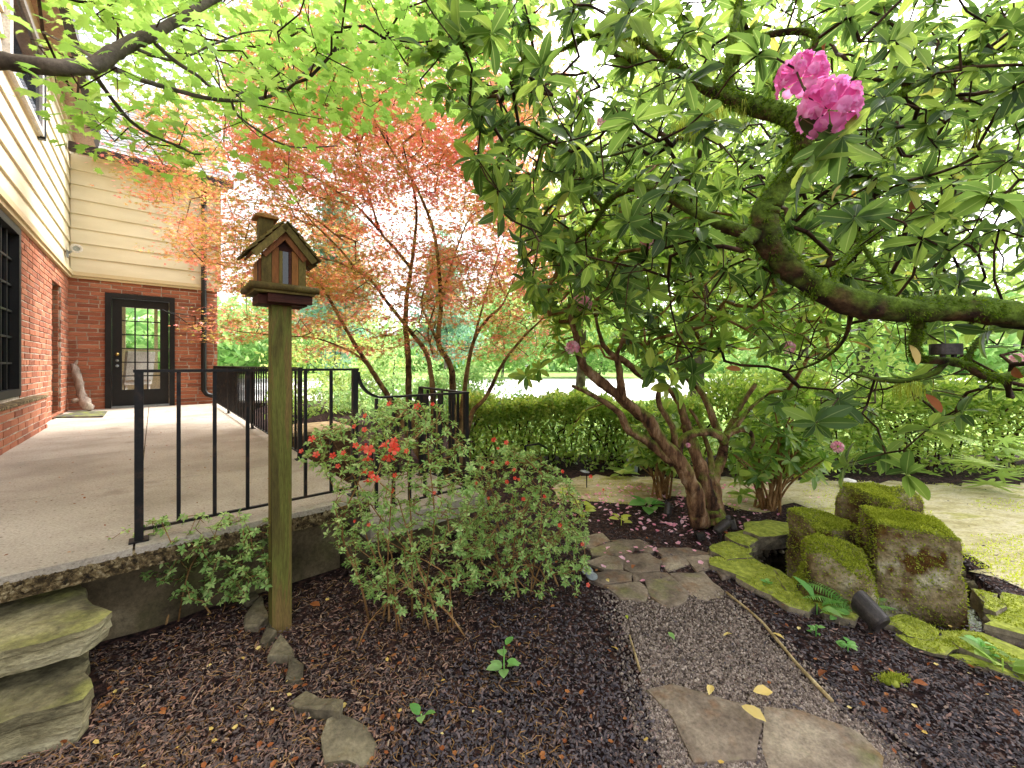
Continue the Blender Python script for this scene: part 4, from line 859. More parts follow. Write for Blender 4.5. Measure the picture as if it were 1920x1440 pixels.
def petals(x, y, z, r0, r1, mat, name, label):
    n = len(x); a = rng.uniform(0, 2 * np.pi, n); mb = MB(); T = np.array(((0, -1, 0), (.7, -.3, .25), (.55, .7, .35), (-.5, .75, .3), (-.75, -.2, .28), (0, .1, 0)), float)
    R = np.stack((np.stack((np.cos(a), -np.sin(a), 0 * a), 1), np.stack((np.sin(a), np.cos(a), 0 * a), 1), np.stack((0 * a, 0 * a, 1 + 0 * a), 1)), 1)
    R = R @ np.linalg.qr(np.eye(3)[None] + rng.normal(0, .25, (n, 3, 3)))[0]
    V = (T[None] * rng.uniform(r0, r1, (n, 1, 1))) @ R.transpose(0, 2, 1) + np.stack((x, y, z), 1)[:, None]
    f = np.array(((0, 1, 5), (1, 2, 5), (2, 3, 5), (3, 4, 5), (4, 0, 5))); mb.add(V.reshape(-1, 3), (f[None] + np.arange(n)[:, None, None] * 6).reshape(-1, 3)); return mb.build(name, mat, kind='stuff', label=label, cat='petals')
PP = []
for (cx_, cy_, sx_, sy_, n) in ((1340, 985, 60, 14, 110), (1230, 960, 90, 16, 120), (1120, 935, 60, 12, 60), (1300, 930, 90, 10, 120), (1200, 1040, 90, 30, 30), (1250, 915, 70, 5, 50)):
    for q in range(n): PP.append(on(rng.normal(cx_, sx_), np.clip(rng.normal(cy_, sy_), 895, 1110), GZ))
PP = np.array(PP); u, v = uv_of(PP[:, 0], PP[:, 1]); PP = PP[~((u < 3.1) & (v > VE)) & ~inpoly(PP[:, 0], PP[:, 1], POND)]
petals(PP[:, 0], PP[:, 1], ground_z(PP[:, 0], PP[:, 1]) + .05 * (PP[:, 1] < 2.75) + .012, .012, .024, M['palepink'], 'fallen_petals', 'pale pink fallen petals round the rhododendron trunk')
uu, vv = rng.uniform(.1, 2.05, 260), rng.uniform(VE + .1, -.5, 260); Pt = C0 + uu[:, None] * D2 + vv[:, None] * D1
petals(Pt[:, 0], Pt[:, 1], np.full(260, .004), .003, .008, M['brownleaf'], 'fallen_debris', 'tiny reddish bud scales scattered on the terrace')

x, y = ground_samples(900, 1.0, 3.0, lambda x, y: bed(x, y)); h = len(x) // 2
petals(x[:h], y[:h], ground_z(x[:h], y[:h]) + .024, .006, .014, M['brownleaf'], 'leaf_litter', 'small reddish brown leaf scraps lying on the mulch beds')
petals(x[h:h + 90], y[h:h + 90], ground_z(x[h:h + 90], y[h:h + 90]) + .024, .005, .012, M['yellow'], 'leaf_litter', 'tiny pale yellow leaf scraps lying on the mulch beds')

# ------------------------------------------------------------------ plants: shared builders
def leaf_tmpl(rows, w, fold=.10, droop=.12, wav=0.0):
    """leaf of length 1 along +y, blade in xy, z up; rows = [(y, half width)]"""
    V = [(0, 0, 0)]; F3 = []; F4 = []
    for q, (yy, hw_) in enumerate(rows):
        zc = -droop * yy * yy; V += [(-hw_ * w, yy, zc + fold * hw_ * w + wav * (-1) ** q), (0, yy, zc), (hw_ * w, yy, zc + fold * hw_ * w - wav * (-1) ** q)]
    V.append((0, 1, -droop)); n = len(rows); t = 1 + 3 * n
    F3 += [(0, 2, 1), (0, 3, 2)]
    for q in range(n - 1):
        a = 1 + 3 * q; F4 += [(a, a + 1, a + 4, a + 3), (a + 1, a + 2, a + 5, a + 4)]
    a = 1 + 3 * (n - 1); F3 += [(a, a + 1, t), (a + 1, a + 2, t)]
    rib = np.array([1.0] + [0.0, 1.0, 0.0] * n + [1.0])
    return np.array(V, float), ([np.array(F3), np.array(F4)] if F4 else [np.array(F3)]), rib
T_RHO = leaf_tmpl([(.25, .8), (.55, 1.0), (.85, .62)], .19, .45, .16)
T_RHO_HI = leaf_tmpl([(.06, .12), (.12, .4), (.25, .75), (.42, .96), (.6, 1.0), (.78, .84), (.91, .52), (.97, .25)], .19, .45, .18, .006)
T_AZ = leaf_tmpl([(.55, 1.0)], .235, .4, .15)
T_HED = leaf_tmpl([(.5, 1.0)], .22, .5, .15)
def lobed(n, span, tipr, notchr, base=.12, cup=.08, side=0.0):
    V = [(0, 0, 0)]; an = np.linspace(-span, span, n); P = [(base * -.6, -base)]
    for k, a in enumerate(an):
        r = 1 - tipr * abs(a) / span
        if side: P.append((math.sin(a - side) * r * .72, math.cos(a - side) * r * .72))
        P.append((math.sin(a) * r, math.cos(a) * r))
        if side: P.append((math.sin(a + side) * r * .72, math.cos(a + side) * r * .72))
        if k < n - 1: m = (a + an[k + 1]) / 2; P.append((math.sin(m) * notchr * r, math.cos(m) * notchr * r))
    P.append((base * .6, -base)); V += [(x, y, -cup * (x * x + y * y)) for x, y in P]; m = len(P)
    return np.array(V, float) + (0, .25, 0), [np.array([(0, k + 2, k + 1) for k in range(m - 1)] + [(0, 1, m)])]
T_VINE = lobed(7, 2.0, .25, .66, .2, .22, .10)
T_JAP = lobed(5, 1.75, .3, .26, .1, .15)
T_FATSIA = lobed(9, 2.2, .2, .33, .1, .15, .09)
def instance(T, P, R, S):
    V0, Fs = T[:2]; n = len(P); m = len(V0)
    V = np.einsum('nij,kj->nki', R, V0) * np.asarray(S)[:, None, None] + P[:, None]
    return V.reshape(-1, 3), [(f[None] + (np.arange(n) * m)[:, None, None]).reshape(-1, f.shape[1]) for f in Fs]
def orient(d, nrm):
    y = unit(d); x = unit(np.cross(y, nrm)); z = np.cross(x, y); return np.stack((x, y, z), -1)
def whorl(P, A, m0, m1, L, elev, seed_jit=.25, lvar=.2, inner=.0):
    """leaves round the ends P with axes A; returns pos, R, size"""
    cnt = rng.integers(m0, m1 + 1, len(P)); idx = np.repeat(np.arange(len(P)), cnt); n = len(idx)
    k = np.concatenate([np.arange(c) for c in cnt]); a = A[idx]; ref = unit(np.cross(a, np.tile((.31, .22, .92), (n, 1)))); b = np.cross(a, ref)
    ph = k * 2.399 + np.repeat(rng.uniform(0, 6.28, len(P)), cnt); el = rng.normal(elev, seed_jit, n)
    rad = np.cos(ph)[:, None] * ref + np.sin(ph)[:, None] * b; d = unit(rad * np.cos(el)[:, None] + a * np.sin(el)[:, None] + np.array((0, 0, -.12)))
    nr = unit(a * np.cos(el)[:, None] - rad * np.sin(el)[:, None] + rng.normal(0, .18, (n, 3)))
    pos = P[idx] - a * (rng.random((n, 1)) * inner); S = L * rng.uniform(1 - lvar, 1 + lvar, n)
    return pos, orient(d, nr), S
def grow(skel, targets, r0, rmax, seg=.11, jit=.018, sag=0.0, expo=.42, order_noise=.15, stiff=None):
    """join every target to the nearest wood by a bent twig; returns mesh builder, end directions"""
    sk = np.asarray(skel); N = 400000; nodes = np.zeros((N, 3)); par = np.full(N, -1); n = len(sk); nodes[:n] = sk; ends = np.zeros(len(targets), int)
    d0 = np.array([np.min(np.sum((sk - t) ** 2, 1)) for t in targets]); order = np.argsort(np.sqrt(d0) * (1 + rng.normal(0, order_noise, len(targets))))
    for t in order:
        p = targets[t]; dd = nodes[:n] - p; q = np.argmin(dd[:, 0] ** 2 + dd[:, 1] ** 2 + dd[:, 2] ** 2); a = nodes[q].copy(); L = np.linalg.norm(p - a); k = max(1, int(L / seg)); prev = q
        bend = rng.normal(0, .12, 3) * L
        for s in range(1, k + 1):
            f = s / k; pt = a + (p - a) * f + bend * 4 * f * (1 - f) * .6 + (rng.normal(0, jit, 3) if s < k else 0) + np.array((0, 0, -sag * L * 4 * f * (1 - f)))
            nodes[n] = pt; par[n] = prev; prev = n; n += 1
        ends[t] = prev
    cnt = np.zeros(n); cnt[ends] += 1
    for q in range(n - 1, len(sk) - 1, -1): cnt[par[q]] += cnt[q]
    e = np.arange(len(sk), n); r = np.minimum(r0 * np.maximum(cnt, 1) ** expo, rmax); A, Bq = nodes[par[e]], nodes[e]; rb = r[e]; ra = np.where(par[e] < len(sk), rb * 1.15, np.minimum(r[par[e]], rb * 1.25))
    return edge_tubes(A, Bq, ra, rb), unit(nodes[ends] - nodes[par[ends]])
def edge_tubes(A, Bq, ra, rb, n=5):
    T = unit(Bq - A); ref = np.where(np.abs(T[:, 2:3]) < .9, np.array([[0, 0, 1.0]]), np.array([[1.0, 0, 0]])); X = unit(np.cross(T, ref)); Y = np.cross(T, X)
    th = np.linspace(0, 2 * np.pi, n, endpoint=False); O = np.cos(th)[None, :, None] * X[:, None] + np.sin(th)[None, :, None] * Y[:, None]
    ext = T * rb[:, None] * .5
    V = np.concatenate((A[:, None] + O * ra[:, None, None], (Bq + ext)[:, None] + O * rb[:, None, None]), 1).reshape(-1, 3)
    k = np.arange(n); k2 = (k + 1) % n; f = np.stack((k, k2, n + k2, n + k), 1); mb = MB(); mb.add(V, (f[None] + (np.arange(len(A)) * 2 * n)[:, None, None]).reshape(-1, 4)); return mb
def crown(n, box, poly, seed=0, keep=None):
    """uniform points of a world box whose outline in the view is the crown's outline"""
    r = np.random.default_rng(seed); out = []; (x0, x1), (y0, y1), (z0, z1) = box; tot = 0
    for _ in range(400):
        P = r.uniform((x0, y0, z0), (x1, y1, z1), (20000, 3)); px, py = project(P); k = inpoly(px, py, poly)
        if keep is not None: k &= keep(P, px, py)
        out.append(P[k]); tot += int(k.sum())
        if tot >= n: break
    return np.concatenate(out)[:n]
def leaves(parent, T, T_hi, P, R, S, mat, n_big, name='leaf', vis=True):
    """the n_big leaves that show largest become objects of their own, the rest one part"""
    px, py = project(P); d = np.linalg.norm(P - (0, 0, CZ), axis=1); w = S / d; inside = (px > 0) & (px < 1920) & (py > 30) & (py < 1400) & (P[:, 1] > .2); w = np.where(inside, w, 0)
    if n_big:
        big = np.argsort(-w)[:n_big]; mes = []
        for q in range(5):
            V0 = T_hi[0].copy()
            if q: V0[:, 2] += -.10 * (q - 2) * V0[:, 1] ** 2 + .02 * np.sin(V0[:, 1] * 9 + q) * (np.abs(V0[:, 0]) > .01); V0[:, 0] += .05 * (q - 2) * V0[:, 1] ** 2
            me = np_mesh(name, V0, T_hi[1], True, T_hi[2] if len(T_hi) > 2 else None); me.materials.append(mat); mes.append(me)
        for q in big:
            o = bpy.data.objects.new(name, mes[q % 5]); COL.objects.link(o); o.matrix_basis = Matrix(mat4(R[q] * S[q], P[q]).tolist()); setpar(o, parent)
        k = np.ones(len(P), bool); k[big] = False; P, R, S = P[k], R[k], S[k]
    mb = MB(); V, F = instance(T, P, R, S); mb.add(V, F); o = mb.build('foliage', mat, parent, smooth=True, kind='stuff')
    if len(T) > 2: o.data.attributes.new('rib', 'FLOAT', 'POINT').data.foreach_set('value', np.tile(T[2], len(P)).astype(np.float32))
    return o
def limb(parent, pts, mat, n=None, sides=12, noise=.35, name='limb', px=True, seed=0.0):
    """pts: (px, py, depth, radius); returns centre line and radii"""
    P = np.array([at(*p[:3]) for p in pts]) if px else np.array([p[:3] for p in pts]); r = np.array([p[3] for p in pts]); n = n or max(6, 6 * len(pts))
    Q = spline(P, n); rr = np.interp(np.linspace(0, 1, n), np.linspace(0, 1, len(r)), r)
    if noise: Q[1:-1] += rng.normal(0, .06, (n - 2, 3)) * rr[1:-1, None]
    MB().tube(Q, rr, sides, True, noise, seed).build(name, mat, parent, smooth=True); return Q, rr
def truss(parent, c, r, mat, n=14, axis=(0, 0, 1), name='flower_truss', pet=5):
    """a dome of funnel flowers with ruffled petals"""
    mb = MB(); ax = frame(axis)
    for q in range(n):
        t = math.acos(1 - (q + .5) / n * 1.35) if n > 1 else 0; ph = q * 2.399; d = ax @ np.array((math.sin(t) * math.cos(ph), math.sin(t) * math.sin(ph), math.cos(t))); fr_ = frame(d); tip = c + d * r * .66; fs = r * .52
        for k in range(pet):
            a = 2 * math.pi * k / pet + q; rows = []
            for i_, (rr, zz, hw_) in enumerate(((.06, -.6, .04), (.26, -.1, .16), (.62, .22, .40), (.95, .30, .46), (1.12, .20, .24))):
                for s in (-1, -.5, 0, .5, 1):
                    wob = .10 * math.sin(s * 5 + i_ * 2 + q + k) * (i_ > 1); aa = a + s * math.atan2(hw_, max(rr, .2)) * .95
                    rows.append(fr_ @ np.array((rr * math.cos(aa), rr * math.sin(aa), zz + wob - .08 * abs(s))) * fs + tip)
            i0 = np.arange(4)[:, None] * 5; j0 = np.arange(4)[None]; mb.add(np.array(rows), np.stack((i0 + j0, i0 + j0 + 1, i0 + 6 + j0, i0 + 5 + j0), -1).reshape(-1, 4))
    return mb.build(name, mat, parent, smooth=True)

# ------------------------------------------------------------------ the big rhododendron leaning in from the right
rh = thing('rhododendron_tree', (3.1, 1.35, GZ), 'old rhododendron with a thick mossy limb leaning in from the right edge', 'tree')
LIMBS = []
def rl(pts, **k): Q, r = limb(rh, [(a, b, c, d * .86) for a, b, c, d in pts], M['limb'], **k); LIMBS.append((Q, r)); return Q
rl([(2420, 1010, 1.25, .13), (2440, 840, 1.3, .11), (2330, 690, 1.35, .085), (2150, 630, 1.4, .066), (2000, 606, 1.45, .058), (1920, 594, 1.5, .054), (1800, 578, 1.55, .053), (1680, 580, 1.6, .055), (1590, 566, 1.65, .056), (1520, 530, 1.7, .058), (1462, 480, 1.72, .060), (1432, 430, 1.72, .060), (1440, 385, 1.70, .055), (1474, 340, 1.66, .042), (1500, 290, 1.63, .036), (1500, 240, 1.60, .036), (1465, 214, 1.64, .040), (1400, 196, 1.7, .038), (1330, 165, 1.8, .03), (1270, 128, 1.9, .024), (1220, 90, 2.0, .019), (1165, 62, 2.1, .014), (1110, 66, 2.12, .011), (1050, 95, 2.15, .009), (980, 112, 2.2, .006)], n=150, sides=18, name='main_limb')
rl([(1415, 440, 1.73, .040), (1395, 455, 1.7, .038), (1392, 470, 1.69, .02)], name='limb_stub')
rl([(1420, 435, 1.74, .034), (1380, 432, 1.78, .03), (1310, 400, 1.88, .027), (1250, 366, 1.98, .025), (1200, 350, 2.06, .022), (1150, 370, 2.14, .018), (1132, 392, 2.2, .016), (1105, 430, 2.3, .010), (1070, 455, 2.4, .006)], name='side_limb', sides=14)
rl([(1132, 392, 2.2, .014), (1105, 360, 2.2, .010), (1090, 330, 2.25, .008), (1050, 300, 2.3, .006)], name='branch')
rl([(1368, 185, 1.74, .02), (1366, 130, 1.77, .018), (1375, 60, 1.8, .017), (1395, -30, 1.85, .012)], name='branch')
rl([(1378, 120, 1.77, .016), (1390, 90, 1.72, .015), (1430, 68, 1.68, .014), (1490, 58, 1.64, .014), (1525, 64, 1.6, .013), (1528, 85, 1.58, .011), (1500, 105, 1.6, .008), (1460, 135, 1.64, .007), (1450, 170, 1.66, .006)], name='branch')
rl([(1495, 265, 1.62, .026), (1570, 240, 1.75, .020), (1660, 190, 1.95, .016), (1780, 130, 2.1, .013), (1920, 80, 2.2, .009)], name='branch')
rl([(1722, 575, 1.6, .022), (1722, 610, 1.63, .020), (1716, 645, 1.66, .02), (1722, 672, 1.68, .019), (1770, 676, 1.7, .019), (1815, 686, 1.72, .02), (1850, 706, 1.74, .021), (1900, 704, 1.76, .022), (2000, 670, 1.78, .02), (2140, 640, 1.5, .02)], name='lower_limb', sides=14)
rl([(1775, 678, 1.7, .013), (1750, 700, 1.72, .013), (1700, 714, 1.78, .012), (1655, 712, 1.84, .010), (1600, 700, 1.9, .006)], name='branch')
rl([(1808, 688, 1.72, .014), (1825, 650, 1.73, .011), (1858, 616, 1.74, .010), (1890, 600, 1.75, .01)], name='branch')
rl([(1678, 560, 1.64, .016), (1660, 520, 1.8, .013), (1630, 480, 1.95, .011), (1610, 430, 2.1, .008), (1640, 360, 2.3, .006)], name='branch')
rl([(935, 318, 1.75, .007), (938, 285, 1.75, .009), (952, 252, 1.76, .011), (985, 240, 1.8, .011), (1040, 268, 1.9, .010), (1090, 290, 2.0, .009), (1150, 290, 2.1, .008), (1240, 260, 2.2, .008), (1330, 210, 1.95, .008)], name='branch')
rl([(1560, 548, 1.68, .014), (1590, 480, 1.9, .012), (1680, 420, 2.2, .012), (1800, 380, 2.5, .010), (1930, 350, 2.7, .008)], name='branch')
rl([(1600, 570, 1.66, .012), (1580, 640, 1.9, .010), (1530, 680, 2.15, .008), (1470, 700, 2.4, .006)], name='branch')
skel = np.concatenate([q for q, r in LIMBS]); skel = skel[skel[:, 0] < 2.6]
RPOLY = [(760, -60), (790, 70), (800, 130), (850, 235), (868, 300), (905, 350), (950, 420), (985, 480), (985, 545), (1060, 590), (1150, 600), (1215, 690), (1270, 720), (1330, 660), (1430, 740), (1480, 830), (1560, 850), (1600, 800), (1640, 900), (1700, 930), (1740, 840), (1830, 800), (1960, 760), (2300, 700), (2300, -300), (760, -300)]
def rkeep(P, px, py):
    dens = np.clip(1.0 - (py - 520) / 420, .18, 1.0)                   # thins towards the hanging lower twigs
    dens = dens * np.where((px > 1350) & (px < 1560) & (py > 60) & (py < 480) & (P[:, 1] < 1.75), .0, 1)   # keep the knee of the limb in view
    dens = dens * np.where(py < -40, .35, 1.0) * np.where((py > 560) & (px > 1250), .5, 1)  # unseen crown above the view is thinned to let skylight down
    return (rng.random(len(P)) < dens) & (P[:, 1] > 1.15 + .25 * (px > 1300)) & ~((P[:, 1] < 1.75) & (py > 430) & (py < 640) & (px > 1380)) & (np.linalg.norm(P - (0, 0, CZ), axis=1) > 1.5)
tg = crown(1250, ((-.7, 3.6), (1.2, 4.0), (.25, 3.4)), RPOLY, 11, rkeep)
# a fringe of nearer whorls along the left outline
fr_ = np.array([at(*p) for p in ((815, 100, 1.5), (865, 72, 1.45), (840, 160, 1.5), (880, 200, 1.55), (885, 130, 1.5), (900, 250, 1.6), (895, 300, 1.6), (930, 350, 1.7), (945, 395, 1.75), (905, 205, 1.6), (975, 455, 1.9), (985, 520, 2.0), (925, 60, 1.5), (960, 160, 1.7), (930, 300, 1.7), (1000, 330, 1.8), (980, 390, 1.8), (1020, 440, 2.0), (1570, 262, 1.12), (1510, 300, 1.15), (1285, 140, 1.3), (1430, 95, 1.3), (1780, 470, 1.4), (1730, 445, 1.5), (1860, 360, 1.25), (1800, 770, 1.5), (1745, 800, 1.6), (1700, 880, 1.7), (1660, 850, 1.8), (1585, 870, 1.9), (1240, 690, 2.0), (1265, 720, 1.9), (1300, 700, 2.0), (1840, 620, 1.6), (1900, 650, 1.6))])
tg = np.vstack((fr_, tg))
bare = crown(850, ((-.3, 3.4), (1.5, 3.6), (.3, 3.2)), [(930, 120), (960, 380), (1050, 540), (1400, 620), (1500, 760), (1700, 790), (1900, 740), (2000, 300), (1900, 100), (1300, 60)], 12, lambda P, px, py: ~((P[:, 1] < 1.8) & (px > 1350)))
tw, dr_ = grow(skel, np.vstack((tg, bare)), .0022, .012, .09, .018, .02); dr_ = dr_[:len(tg)]
tw.build('twigs', M['twig'], rh, smooth=True, kind='stuff')
ax_ = unit(dr_ * .6 + np.array((0, 0, .55)) + rng.normal(0, .35, dr_.shape))
P, R, S = whorl(tg, ax_, 6, 10, .098, .1, .34, .3, .03)
leaves(rh, T_RHO, T_RHO_HI, P, R, S, M['rhodo_leaf'], 280)
# moss hanging on the limbs
Pm, Nm = [], []
for Q, r in LIMBS:
    if r.max() < .012: continue
    L = np.linalg.norm(np.diff(Q, axis=0), axis=1); n = int(L.sum() * r.mean() * 160000)
    idx = rng.integers(0, len(Q) - 1, n); t = rng.random((n, 1)); c = Q[idx] * (1 - t) + Q[idx + 1] * t; T = unit(Q[idx + 1] - Q[idx]); a = unit(np.cross(T, rng.normal(size=(n, 3)))); rr = (r[idx])[:, None]
    w = np.array([mnoise.noise(Vector(p * 7)) for p in c]); k = (a[:, 2] * .5 + w * 1.4 + .25) > 0
    Pm.append((c + a * rr * .97)[k]); Nm.append(a[k])
Pm = np.vstack(Pm); Nm = np.vstack(Nm); px, py = project(Pm); k = px < 2050
blades(Pm[k], Nm[k], .006, .02, .003, droop=.6).build('limb_moss', M['limb_moss'], rh, kind='stuff')
# lichen beards
P_ = []; 
for (x_, y_, d_) in ((1175, 75, 2.05), (1190, 82, 2.03), (1330, 200, 1.8), (1345, 210, 1.78), (1300, 235, 1.8), (985, 95, 2.2), (1390, 205, 1.7), (1820, 250, 1.9), (1690, 725, 1.8), (1720, 722, 1.76), (1275, 230, 1.85)):
    c = at(x_, y_, d_); P_.append(c + rng.normal(0, .018, (90, 3)))
P_ = np.vstack(P_); blades(P_, np.tile((0, 0, -1.0), (len(P_), 1)), .03, .09, .0016, droop=2.2).build('lichen', M['moss'], rh, kind='stuff')
truss(rh, at(1553, 205, 1.12), .082, M['pink'], 13, (-.1, -.75, .65)); truss(rh, at(1502, 148, 1.22), .075, M['pink'], 12, (-.15, -.55, .8))
for p, r in (((1216, 452, 2.4), .05), ((1478, 652, 2.6), .045), ((1570, 838, 2.7), .04), ((1908, 675, 2.2), .04), ((1130, 230, 2.5), .04), ((1085, 180, 2.5), .035)): truss(rh, at(*p), r, M['palepink'], 8, (0, -.6, .7))
# withered leaves
for p in ((1590, 640, 1.9), (1705, 645, 1.66), (1560, 380, 2.0), (1345, 500, 2.0), (1712, 372, 2.1), (1735, 738, 1.7), (1360, 690, 2.4), (1380, 655, 2.4), (1545, 98, 1.8), (1900, 690, 1.7)):
    o = addobj('withered_leaf', np_mesh('withered_leaf', T_RHO_HI[0], T_RHO_HI[1], True), M['brownleaf'] if rng.random() < .5 else M['yellow']); o.matrix_basis = Matrix(mat4(np.linalg.qr(rng.normal(size=(3, 3)))[0] * .09, at(*p)).tolist()); setpar(o, rh)
# drum-shaped bell hanging from the limb
bl = thing('hanging_bell', at(1773, 656, 1.62), 'dark bronze drum-shaped lantern hanging under the mossy limb', 'lantern'); c = at(1773, 655, 1.62)
MB().lathe([(0, .022), (.046, .022), (.048, .018), (.048, -.02), (.044, -.022), (0, -.018)], mat4(np.eye(3), c), 24).build('drum', M['bronze'], bl)
for dx in (-.022, .022): MB().box(c + (dx, -.01, -.026), (.006, .006, .006)).build('foot', M['bronze'], bl)
MB().tube([c + (0, 0, .02), at(1768, 580, 1.6)], .0012, 5).build('wire', M['greymetal'], bl)

# ------------------------------------------------------------------ the multi-stemmed rhododendron in the middle
r2 = thing('rhododendron_tree', on(1330, 975, GZ), 'multi-stemmed rhododendron with reddish twisting trunks in the middle bed', 'tree'); L2 = []
def q7(pts, d0, r0, r1, dd=0.0, **k):
    n = len(pts); Q, r = limb(r2, [(x / 3 + 1000, y / 3 + 520, d0 + dd * i / max(1, n - 1), r0 + (r1 - r0) * (i / max(1, n - 1)) ** .8) for i, (x, y) in enumerate(pts)], M['bark'], **k); L2.append((Q, r))
q7([(940, 1385), (925, 1330), (900, 1200), (830, 1050), (720, 920), (640, 800), (540, 720), (420, 620), (310, 530), (260, 440), (240, 330), (215, 250), (200, 150)], 3.22, .076, .013, -.5, name='trunk', sides=16)
q7([(1035, 1395), (1020, 1330), (985, 1230), (940, 1080), (900, 950), (860, 840), (840, 760), (820, 700), (760, 620), (700, 560)], 3.2, .08, .015, .2, name='trunk', sides=16)
q7([(1035, 1350), (1030, 1250), (1020, 1120), (1060, 1020), (1075, 920), (1130, 800), (1170, 720), (1250, 600)], 3.22, .06, .015, .3, name='trunk', sides=12)
q7([(1072, 930), (1040, 890), (960, 870), (870, 890), (825, 950), (815, 1000)], 3.25, .035, .03, -.1, name='branch')
q7([(1072, 900), (1110, 875), (1170, 858), (1220, 875), (1236, 920), (1218, 965)], 3.25, .03, .012, .0, name='branch')
q7([(800, 1030), (760, 1020), (640, 920), (540, 860), (480, 760), (400, 700), (310, 650), (220, 610)], 3.15, .045, .012, -.4, name='branch')
q7([(1012, 1110), (990, 980), (960, 890), (930, 820), (880, 740)], 3.3, .025, .012, .2, name='branch')
q7([(1040, 870), (990, 740), (940, 640), (870, 580), (800, 500)], 3.3, .034, .014, .3, name='branch')
q7([(800, 960), (780, 840), (710, 720), (705, 630), (730, 560)], 3.15, .03, .012, -.2, name='branch')
q7([(500, 690), (490, 600), (480, 500), (470, 440), (495, 370), (520, 280)], 2.95, .035, .010, -.2, name='branch')
q7([(470, 460), (400, 390), (370, 310), (350, 220)], 2.85, .022, .008, -.1, name='branch')
q7([(620, 560), (550, 500), (500, 460), (430, 430)], 3.1, .03, .02, -.2, name='branch')
q7([(1090, 900), (1200, 760), (1260, 700), (1330, 650)], 3.3, .022, .008, .1, name='branch')
sk2 = np.concatenate([q for q, r in L2]); sk2 = sk2[sk2[:, 2] > .1]
P2 = [(1010, 380), (1000, 560), (1030, 700), (1080, 760), (1200, 700), (1330, 690), (1480, 760), (1560, 760), (1600, 600), (1560, 400), (1300, 300), (1100, 320)]
tg2 = crown(480, ((.05, 3.2), (2.3, 4.3), (.45, 2.6)), P2, 21, lambda P, px, py: rng.random(len(P)) < np.clip((740 - py) / 200, .12, 1))
fr2 = np.array([at(*p) for p in ((1065, 655, 2.7), (1045, 640, 2.8), (1010, 690, 2.7), (985, 705, 2.8), (1090, 590, 2.6), (1030, 590, 2.7), (1075, 800, 3.0), (1095, 770, 3.0), (1220, 705, 2.6), (1250, 720, 2.6))]); tg2 = np.vstack((fr2, tg2))
tw, dr_ = grow(sk2, tg2, .003, .014, .12, .02, .0); tw.build('twigs', M['twig_tan'], r2, smooth=True, kind='stuff')
P, R, S = whorl(tg2, unit(dr_ * .6 + np.array((0, 0, .7)) + rng.normal(0, .3, dr_.shape)), 6, 9, .10, .15, .28, .22, .03); leaves(r2, T_RHO, T_RHO_HI, P, R, S, M['rhodo_leaf2'], 120)
for p, r in (((1073, 652, 2.65), .05), ((1095, 570, 2.6), .055), ((1088, 555, 2.7), .05), ((1214, 702, 2.6), .035), ((1290, 835, 3.1), .02)): truss(r2, at(*p), r, M['palepink'], 9, (0, -.6, .7))

# ------------------------------------------------------------------ the red Japanese maple
mp = thing('japanese_maple', at(850, 900, 5.0), 'red and orange Japanese maple with many thin stems behind the railing', 'tree'); L3 = []
def c4(pts, d0, r0, r1, dd=0.0, **k):
    n = len(pts); Q, r = limb(mp, [(x / 2.667 + 380, y / 2.667 + 240, d0 + dd * i / max(1, n - 1), .62 * (r0 + (r1 - r0) * (i / max(1, n - 1)) ** .7)) for i, (x, y) in enumerate(pts)], M['maple_bark'], noise=.25, sides=9, **k); L3.append((Q, r))
c4([(1180, 1760), (1090, 1560), (1035, 1400), (1030, 1150), (1015, 1000), (1020, 850), (1040, 720), (1060, 560), (1070, 400), (1040, 250), (1000, 80)], 4.9, .085, .012, -.4, name='stem')
c4([(1200, 1770), (1160, 1500), (1150, 1300), (1120, 1130), (1040, 1020), (930, 880), (820, 740), (700, 680), (560, 640)], 5.0, .075, .012, -.6, name='stem')
c4([(1230, 1770), (1250, 1500), (1250, 1330), (1240, 1190), (1180, 1080), (1190, 900), (1180, 700), (1150, 500), (1060, 280), (950, 120), (860, -40)], 5.0, .085, .012, -.8, name='stem')
c4([(1250, 1780), (1290, 1500), (1310, 1300), (1350, 1080), (1420, 960), (1500, 880), (1580, 700)], 5.05, .075, .012, -.3, name='stem')
c4([(1270, 1780), (1340, 1450), (1420, 1340), (1500, 1180), (1600, 1050), (1700, 950), (1760, 850)], 5.1, .065, .010, -.3, name='stem')
c4([(1150, 1760), (1020, 1520), (920, 1330), (850, 1220), (760, 1080), (680, 940), (600, 800), (500, 720), (380, 690)], 4.9, .075, .012, -.2, name='stem')
c4([(850, 1220), (790, 1150), (700, 1100), (560, 1050), (420, 1040), (200, 1020), (60, 990)], 4.85, .03, .006, .4, name='branch')
c4([(1040, 700), (960, 600), (890, 520), (840, 360), (800, 200), (770, 20)], 4.8, .035, .01, -.2, name='branch')
c4([(890, 520), (780, 400), (660, 310), (540, 240), (300, 160), (100, 60), (-180, 20)], 4.8, .028, .006, .3, name='branch')
c4([(760, 700), (680, 600), (530, 450), (410, 290), (280, 200), (60, 160), (-200, 180)], 4.7, .025, .006, .8, name='branch')
c4([(1190, 900), (1240, 700), (1330, 460), (1440, 380), (1560, 200)], 4.9, .026, .006, -.2, name='branch')
c4([(1180, 1080), (1100, 900), (1110, 800), (1150, 700)], 4.9, .03, .01, -.3, name='branch')
c4([(700, 560), (500, 420), (300, 380), (100, 360), (-120, 360)], 4.9, .02, .005, 1.0, name='branch')
c4([(600, 800), (420, 640), (200, 560), (40, 600), (-120, 620)], 4.8, .02, .005, .9, name='branch')
c4([(1350, 1080), (1420, 820), (1500, 560), (1540, 340)], 5.0, .026, .006, -.1, name='branch')
c4([(1150, 1130), (1130, 1000), (1210, 780), (1330, 640), (1470, 600)], 4.9, .024, .006, .2, name='branch')
